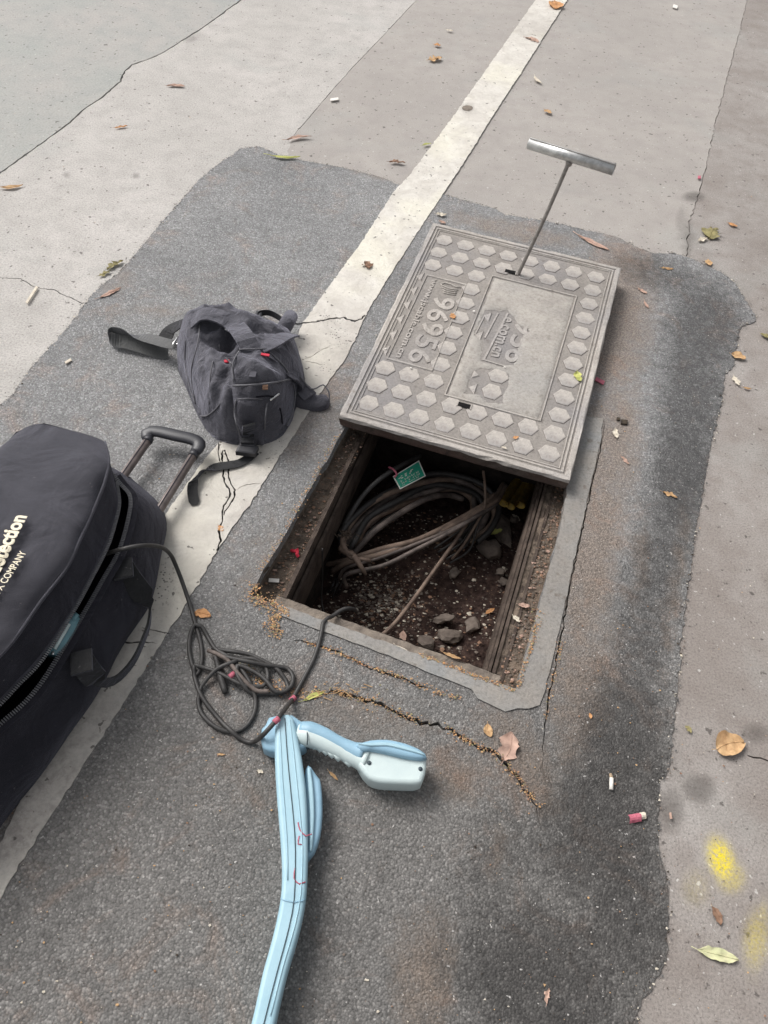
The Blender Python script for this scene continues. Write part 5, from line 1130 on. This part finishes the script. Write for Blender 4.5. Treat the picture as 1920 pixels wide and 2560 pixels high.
LV_ = [
 (620 + 92, 391, 78, .16, 3, 'yellowgreen', 'slender yellow-green leaf on the far corner of the asphalt patch', 'lance', .0),
 (748, 347, 62, .22, -8, 'pinkish', 'curled pinkish-brown leaf just beyond the slender green one', 'lance', .3),
 (28, 466, 62, .26, -6, 'tan', 'pod-like tan leaf on pale concrete at the left edge', 'lance', 0),
 (440, 216, 44, .32, 2, 'pinkish', 'pinkish leaf alone in the middle of the pale concrete slab', 'oval', .4),
 (303, 318, 32, .3, -10, 'orange', 'small orange scrap of leaf near the dark slab joint', 'oval', .6),
 (1093, 113, 17, .8, 10, 'orange', 'small round orange leaf, farther of a pair left of the white line', 'oval', .2),
 (1088, 148, 34, .55, -10, 'tan', 'crumpled tan leaf, nearer of a pair left of the white line', 'oval', .7),
 (1124, 76, 18, .5, 10, 'pale', 'small pale leaf beyond the pair left of the white line', 'oval', .2),
 (1386, 14, 20, .7, 80, 'orange', 'brown leaf at the far end of the white line', 'oval', .3),
 (1330, 100, 36, .45, 20, 'pinkish', 'pinkish curled leaf in the middle of the white line', 'oval', .7),
 (1346, 200, 28, .24, 45, 'pale', 'thin whitish leaf right of the white line', 'lance', 0),
 (1067, 362, 24, .3, -12, 'yellowgreen', 'tiny yellowish leaf touching the left side of the white line', 'lance', .1),
 (993, 407, 40, .35, 3, 'brown', 'shredded brown leaf left of the white line', 'oval', 1.0),
 (1369, 280, 20, .6, 30, 'tan', 'small tan leaf beyond the lifting hook', 'oval', .3),
 (1103, 536, 26, .5, 5, 'pale', 'pale crinkled leaf just beyond the cover corner', 'oval', .7),
 (1106, 556, 18, .55, 20, 'pinkish', 'small leaf touching the far left corner of the cover', 'oval', .6),
 (1483, 608, 88, .2, 26, 'pinkish', 'long pointed brown leaf behind the far edge of the cover', 'lance', .1),
 (1782, 585, 30, .75, -60, 'olive', 'crumpled olive leaf on the roadside concrete', 'oval', .9),
 (1756, 600, 22, .5, -20, 'pale', 'small white scrap beside the crumpled olive leaf', 'oval', .4),
 (1832, 562, 26, .5, 20, 'orange', 'orange leaf right of the crumpled olive leaf', 'oval', .3),
 (1772, 657, 16, .7, 70, 'tan', 'small yellow-brown leaf on the curved asphalt edge', 'oval', .4),
 (1845, 893, 37, .82, 20, 'tan', 'round tan leaf on the right asphalt edge', 'heart', .1),
 (1840, 953, 28, .4, 60, 'pale', 'crumpled pale leaf below the round tan one', 'oval', .9),
 (1867, 970, 22, .35, 10, 'tan', 'thin tan sliver right of the crumpled pale leaf', 'lance', .3),
 (1913, 842, 28, .6, 30, 'olive', 'greenish leaf cut off by the right edge', 'oval', .4),
 (1606, 728, 26, .4, 30, 'pinkish', 'pinkish torn leaf right of the cover', 'oval', .8),
 (1616, 762, 22, .3, 60, 'pinkish', 'small pink-brown curl right of the cover', 'lance', .5),
 (1674, 1238, 40, .36, 22, 'tan', 'torn tan leaf on the dark asphalt strip', 'oval', .8),
 (505, 1538, 46, .55, 8, 'orange', 'orange-brown leaf beside the black lead', 'oval', .3),
 (1223, 1826, 34, .68, 75, 'tan', 'small yellow-tan leaf in front of the pit corner', 'oval', .1),
 (1268, 1866, 74, .6, -75, 'pinkish', 'large crinkled brown leaf over the crack in front of the pit', 'oval', .7),
 (1825, 1866, 70, .85, -15, 'tan', 'largest round tan leaf with veins on the right pavement', 'heart', .05),
 (1720, 1824, 24, .6, 50, 'olive', 'small greenish leaf on the asphalt edge', 'oval', .9),
 (785, 1742, 60, .22, -22, 'yellowgreen', 'slender yellowish leaf between the lead and the crack', 'lance', .2),
 (833, 1940, 34, .22, 45, 'tan', 'thin tan leaf below the locator handle', 'lance', .4),
 (1790, 2290, 52, .5, 65, 'brown', 'faded brown leaf pressed on the lower right pavement', 'oval', .5),
 (1795, 2388, 105, .30, 14, 'lime', 'large pale green leaf on the lower right pavement', 'oval', .6),
 (275, 733, 62, .22, -25, 'pinkish', 'twisted pinkish leaf where the asphalt edge meets the crack', 'lance', .7),
 (288, 664, 46, .35, -30, 'olive', 'clump of broken olive-brown leaf on the pale slab edge', 'oval', 1.2),
 (262, 684, 34, .35, -25, 'olive', 'smaller broken leaf bit beside the olive-brown clump', 'oval', 1.2),
 (918, 664, 20, .8, 60, 'brown', 'tiny brown curled leaf on the white line beside the cover', 'oval', 1.0),
 (1668, 672, 30, .3, 5, 'tan', 'faint tan leaf fragment behind the far right cover corner', 'oval', .8),
 (552, 1322, 18, .7, 50, 'orange', 'tiny orange leaf in the crack of the white line', 'oval', .4),
 (650, 1930, 18, .5, 20, 'pale', 'small pale scrap left of the locator blade', 'oval', .8),
 (553, 1886, 22, .25, 5, 'tan', 'small tan sliver left of the locator', 'lance', .3),
 (1475, 1790, 14, .6, 80, 'orange', 'tiny orange leaf on the dark asphalt', 'oval', .2),
 (1540, 1085, 26, .45, 80, 'pale', 'pale chipped flake on the asphalt right of the cover', 'oval', .9),
 (1562, 1152, 30, .3, 45, 'pinkish', 'pinkish splinter of leaf on the asphalt right of the cover', 'lance', .6),
 (1370, 2490, 40, .35, -80, 'pinkish', 'brown leaf fragment on the dark asphalt at the bottom', 'oval', 1.0)]
for (x, y, l_, as_, an, mt, lab, shp, torn) in LV_: leaf(x, y, l_, as_, an, mt, lab, shape=shp, torn=torn, z=.0075 if 500 < x < 1450 and y < 700 else .0045)
def on_lid(px, py, up=.004):
    d = np.array(P(px, py, 0)) - np.array([0, 0, CAM_H]); cam0 = Vector((0, 0, CAM_H)); dv = Vector(d); t = (Cn - cam0).dot(ndir) / dv.dot(ndir); return (cam0 + dv * t).z + up
for (x, y, l_, as_, an, mt, lab) in ((1447, 942, 26, .55, 70, 'yellowgreen', 'yellowish curled leaf on the right rim of the cover'), (1132, 791, 15, .7, 60, 'orange', 'tiny orange leaf on the lettering box of the cover'), (1289, 1094, 16, .5, -15, 'orange', 'tiny orange leaf on the near hexagons of the cover'), (1260, 1120, 16, .4, 20, 'pale', 'pale frayed scrap near the front rim of the cover')):
    leaf(x, y, l_, as_, an, mt, lab, z=on_lid(x, y), torn=.4)
for (x, y, lab) in ((1185, 778, 'white speck of paper beside the lettering box on the cover'), (1262, 918, 'white speck under the worn lettering of the cover'), (1028, 920, 'white speck below the lettering box on the cover'), (965, 872, 'white speck on the left rim of the cover')):
    pebble('paper_speck', P(x, y, on_lid(x, y, .005)), .004, .003, .0025, MAT['white'], None, int(x), 1, label=lab, cat='paper scrap', group='white specks on the cover')
for (x, y, l_, as_, an, mt, lab, z) in ((1290, 1548, 24, .5, 45, 'pale', 'white chip of leaf on the right ledge of the pit', LZ), (1310, 1514, 30, .45, 10, 'pinkish', 'tan leaf on the right ledge of the pit', LZ), (1225, 1528, 26, .35, -30, 'orange', 'orange leaf on the pit floor by the right wall', FZ), (1236, 1330, 40, .35, -15, 'yellowgreen', 'bright yellow leaf on the large stone in the pit', FZ + .045),
        (1290, 1295, 26, .4, 40, 'pale', 'pale crumpled leaf in front of the yellow pipes', FZ), (1130, 1640, 48, .2, 20, 'tan', 'tan leaf strip on the near ledge of the pit', NZ), (1008, 1625, 44, .16, 30, 'pale', 'pale stalk lying on the near ledge of the pit', NZ), (1010, 1590, 26, .6, 80, 'pinkish', 'reddish leaf on the pit floor near the front', FZ)):
    leaf(x, y, l_, as_, an, mt, lab, z=z + .006, torn=.5)
def strip_obj(name, x, y, l_, wpx, ang, mat, label, cat, z=.006, th=.003, mat2=None):
    a = R(ang); c = P(x, y, z); e = P(x + math.cos(a) * l_ / 2, y + math.sin(a) * l_ / 2, z); t = (e - c); W_ = (P(x - math.sin(a) * wpx / 2, y + math.cos(a) * wpx / 2, z) - c)
    V, F = box_geo(c + Vector((0, 0, th / 2)), t, W_, Vector((0, 0, th / 2)), bev=.2); return mk(name, V, F, MAT[mat], None, label=label, cat=cat)
# cigarette end
cg = empty('cigarette_end', P(1528, 1955, .004), 'white cigarette end on the dark asphalt strip', 'cigarette')
tube('paper_tube', [P(1528, 1974, .0085), P(1529, 1945, .0085)], .0042, MAT['white'], cg, 10); tube('ash_end', [P(1529, 1945, .0085), P(1526, 1934, .008)], lambda t: .0042 - .0015 * t, MAT['filter'], cg, 10)
wr = empty('sweet_wrapper', P(1592, 2044, .004), 'small pink and white wrapper on the dark asphalt strip', 'wrapper')
def wrap(name, x, y, l_, w_, ang, mat, lift):
    a = R(ang); V = []; F = []
    for i in range(7):
        for j in range(5):
            u_, v_ = i / 6 - .5, j / 4 - .5; q = P(x + math.cos(a) * l_ * u_ - math.sin(a) * w_ * v_, y + math.sin(a) * l_ * u_ + math.cos(a) * w_ * v_, .006)
            V.append(q + Vector((0, 0, lift * (1 - 4 * v_ * v_) + mnoise.noise(Vector((u_ * 6, v_ * 5, x))) * .003 + .002)))
    for i in range(6):
        for j in range(4): k = i * 5 + j; F.append((k, k + 1, k + 6, k + 5))
    mk(name, V, F, MAT[mat], wr)
wrap('pink_part', 1586, 2046, 30, 22, -10, 'pink', .006); wrap('torn_white_end', 1606, 2040, 14, 18, -12, 'leaf_pale', .004)
strip_obj('red_scrap', 1499, 953, 24, 9, 28, 'pink', 'bright pink-red scrap against the right side of the cover', 'scrap')
strip_obj('plastic_scrap', 1676, 2040, 5, 16, -10, 'leaf_pinkish', 'small pinkish sliver on the oil stain', 'scrap')
strip_obj('white_stick', 836, 249, 20, 6, -8, 'white', 'short white stick left of the joint on the far concrete', 'stick')
strip_obj('white_stick', 80, 738, 48, 6, -57, 'leaf_pale', 'pale flat stick on the crack of the pale slab', 'stick')
strip_obj('white_stick', 171, 904, 17, 6, -30, 'leaf_pale', 'short pale stick on asphalt left of the backpack', 'stick')
strip_obj('white_chip', 685, 1452, 26, 9, 4, 'white', 'white plastic chip on the left ledge of the pit', 'scrap', LZ + .004)
strip_obj('paper_scrap', 1688, 17, 12, 8, 20, 'white', 'small white paper scrap at the far right of the concrete', 'scrap')
strip_obj('pink_scrap', 1748, 444, 7, 7, 0, 'pink', 'tiny pink dot at the edge of the smooth slab', 'scrap')
strip_obj('dark_pebble', 1560, 1057, 16, 10, 5, 'crack_dirt', 'larger dark lump on the asphalt right of the cover', 'lump', .004, .006)
strip_obj('dark_pebble', 1545, 1049, 8, 6, 5, 'crack_dirt', 'smaller dark lump on the asphalt right of the cover', 'lump', .004, .005)
rs_ = empty('red_wrapper', P(738, 1382, LZ), 'crumpled red scrap in the grit on the left ledge of the pit', 'scrap')
V = []; F = []; tube_geo(spline([P(728, 1376, LZ + .008), P(738, 1378, LZ + .012), P(744, 1374, LZ + .012), P(742, 1386, LZ + .012), P(746, 1392, LZ + .008)], .006), .0045, 6, V=V, F=F); mk('crumple', V, F, MAT['red'], rs_)

# ------------------------------------------------------------------ seeds and crumbs gathered along edges and cracks (uncountable)
def along(pl, n, sp, z, sizes, seed):
    n = int(n * .62); sp *= 1.35; rr = random.Random(seed); d = [0]; out = []
    for a, b in zip(pl, pl[1:]): d.append(d[-1] + (b - a).length)
    for _ in range(n):
        s = rr.random() * d[-1]; j = max(i for i in range(len(d) - 1) if d[i] <= s); q = pl[j].lerp(pl[j + 1], (s - d[j]) / max(1e-9, d[j + 1] - d[j]))
        k = .35 + .65 * abs(mnoise.noise(Vector((s * 18, seed, 0)))) * 2
        out.append(((q.x + rr.gauss(0, sp * k), q.y + rr.gauss(0, sp * k), z + rr.uniform(0, .002)), rr.choice(sizes)))
    return out
pts = []
pts += along(xp([(640, 1470), (628, 1490), (648, 1505), (690, 1522), (720, 1535)]), 700, .010, .006, (.0018, .0025), 1)
pts += along(xp([(690, 1540), (680, 1570), (700, 1590)]), 420, .012, .006, (.0018, .0025), 2)
pts += along(xp([(845, 1090), (800, 1170), (740, 1280), (690, 1370), (650, 1430)]), 520, .007, .006, (.0015, .0022), 3)
pts += along(xp([(757, 1607), (842, 1632), (926, 1670), (1011, 1699), (1087, 1729), (1150, 1750)]), 650, .005, .006, (.0015, .0022), 4)
pts += along(xp([(650, 1715), (740, 1735), (850, 1735), (926, 1754), (990, 1784), (1053, 1809)]), 700, .009, .005, (.0015, .0022), 5)
pts += along(xp([(1112, 1817), (1154, 1847), (1238, 1887), (1293, 1946), (1342, 2020)]), 520, .007, .005, (.0015, .0022), 6)
pts += along(xp([(1050, 1640), (1120, 1665), (1180, 1690), (1240, 1712), (1282, 1728)]), 520, .005, .007, (.0015, .0022), 7)
pts += along(xp([(1290, 1725), (1320, 1640), (1345, 1540)]), 420, .005, .008, (.0015, .0022), 8)
pts += along(xp([(1362, 1800), (1385, 1680), (1400, 1605)]), 200, .006, .006, (.0015, .002), 9)
pts += along(xp([(600, 1660), (640, 1700), (700, 1715)]), 260, .014, .005, (.0015, .002), 10)
scatter('fallen_seeds', pts, 0, [MAT['leaf_tan'], MAT['leaf_brown'], MAT['leaf_orange'], MAT['leaf_olive'], MAT['leaf_tan'], MAT['leaf_brown']], 9, label='ochre seed husks gathered along the pit edge and cracks', cat='seeds')
rr = random.Random(12); pts = []
for i in range(2600):
    x, y = rr.uniform(0, 1920), rr.uniform(-100, 2560); q = P(x, y, 0); u_, v_ = HP(x, y, 0)
    if -.01 < u_ < HW + .02 and -.01 < v_ < HL: continue
    if inpoly(q.x, q.y, bo2): continue
    pts.append(((q.x, q.y, .005 if y > 450 else .002), rr.choice((.0008, .001, .0014, .0022))))
scatter('street_grit', pts, 0, [MAT['leaf_pale'], MAT['stone'], MAT['leaf_brown'], MAT['crack_dirt'], MAT['leaf_tan']], 10, label='fine grit and crumbs scattered over the road', cat='grit')
pts = along(xp(asph_px), 4200, .006, .0035, (.0008, .0012, .0018, .0028), 21)
scatter('edge_crumbs', pts, 0, [MAT['stone'], MAT['crack_dirt'], MAT['leaf_pale'], MAT['asphalt_crumb'], MAT['asphalt_crumb'], MAT['asphalt_crumb']], 22, label='broken asphalt crumbs along the ragged edge of the patch', cat='crumbs')
# twigs beside the slender leaf
V = []; F = []; rr = random.Random(4)
for k in range(22):
    x, y = rr.gauss(830, 40), rr.gauss(1728, 12); a = rr.uniform(-1, 1); l_ = rr.uniform(8, 26); tube_geo([P(x, y, .007), P(x + math.cos(a) * l_, y + math.sin(a) * l_ * .7, .009)], .0009, 4, V=V, F=F)
mk('twig_litter', V, F, MAT['leaf_tan'], kind='stuff', label='broken dry stalks beside the crack in front of the pit', cat='twigs')

# ------------------------------------------------------------------ sub-parts: small pieces that belong to a part
def kids(thing, base): return [o for o in thing.children if o.name.split('.')[0] == base]
def sub(thing, child, part, spread=False):
    ps = kids(thing, part)
    for i, o in enumerate(kids(thing, child)): o.parent = ps[i % len(ps)] if spread else ps[0]
sub(case, 'rod_groove', 'trolley_rod', True); sub(case, 'grip_collar', 'trolley_grip'); sub(case, 'handle_patch', 'grab_handle'); sub(case, 'zip_tape', 'zip_teeth', True); sub(case, 'lid_piping', 'lid_panel')
sub(case, 'brand_lettering', 'lid_panel'); sub(case, 'company_lettering', 'lid_panel')
sub(tool, 'weld_seam', 'grip_tube'); sub(tool, 'weld_bead', 'rod'); sub(tag_e, 'rim', 'plate'); sub(tag_e, 'worn_lettering', 'plate')
sub(wand, 'finger_grip', 'handle'); sub(wand, 'screw_hole', 'display_housing'); sub(wand, 'display_rib', 'display_cover'); sub(wand, 'blade_seam', 'blade'); sub(wand, 'blade_rib', 'blade'); sub(wand, 'pink_mark', 'blade'); sub(wand, 'pod_rib', 'battery_pod')
sub(lid, 'slot_rim', 'lifting_slot', True); sub(bp, 'pocket_seam', 'front_pocket'); sub(bp, 'zip_pull', 'front_pocket'); sub(bp, 'red_tab', 'top_flap'); sub(bp, 'leather_mark', 'top_flap'); sub(bp, 'buckle', 'buckle_strap')
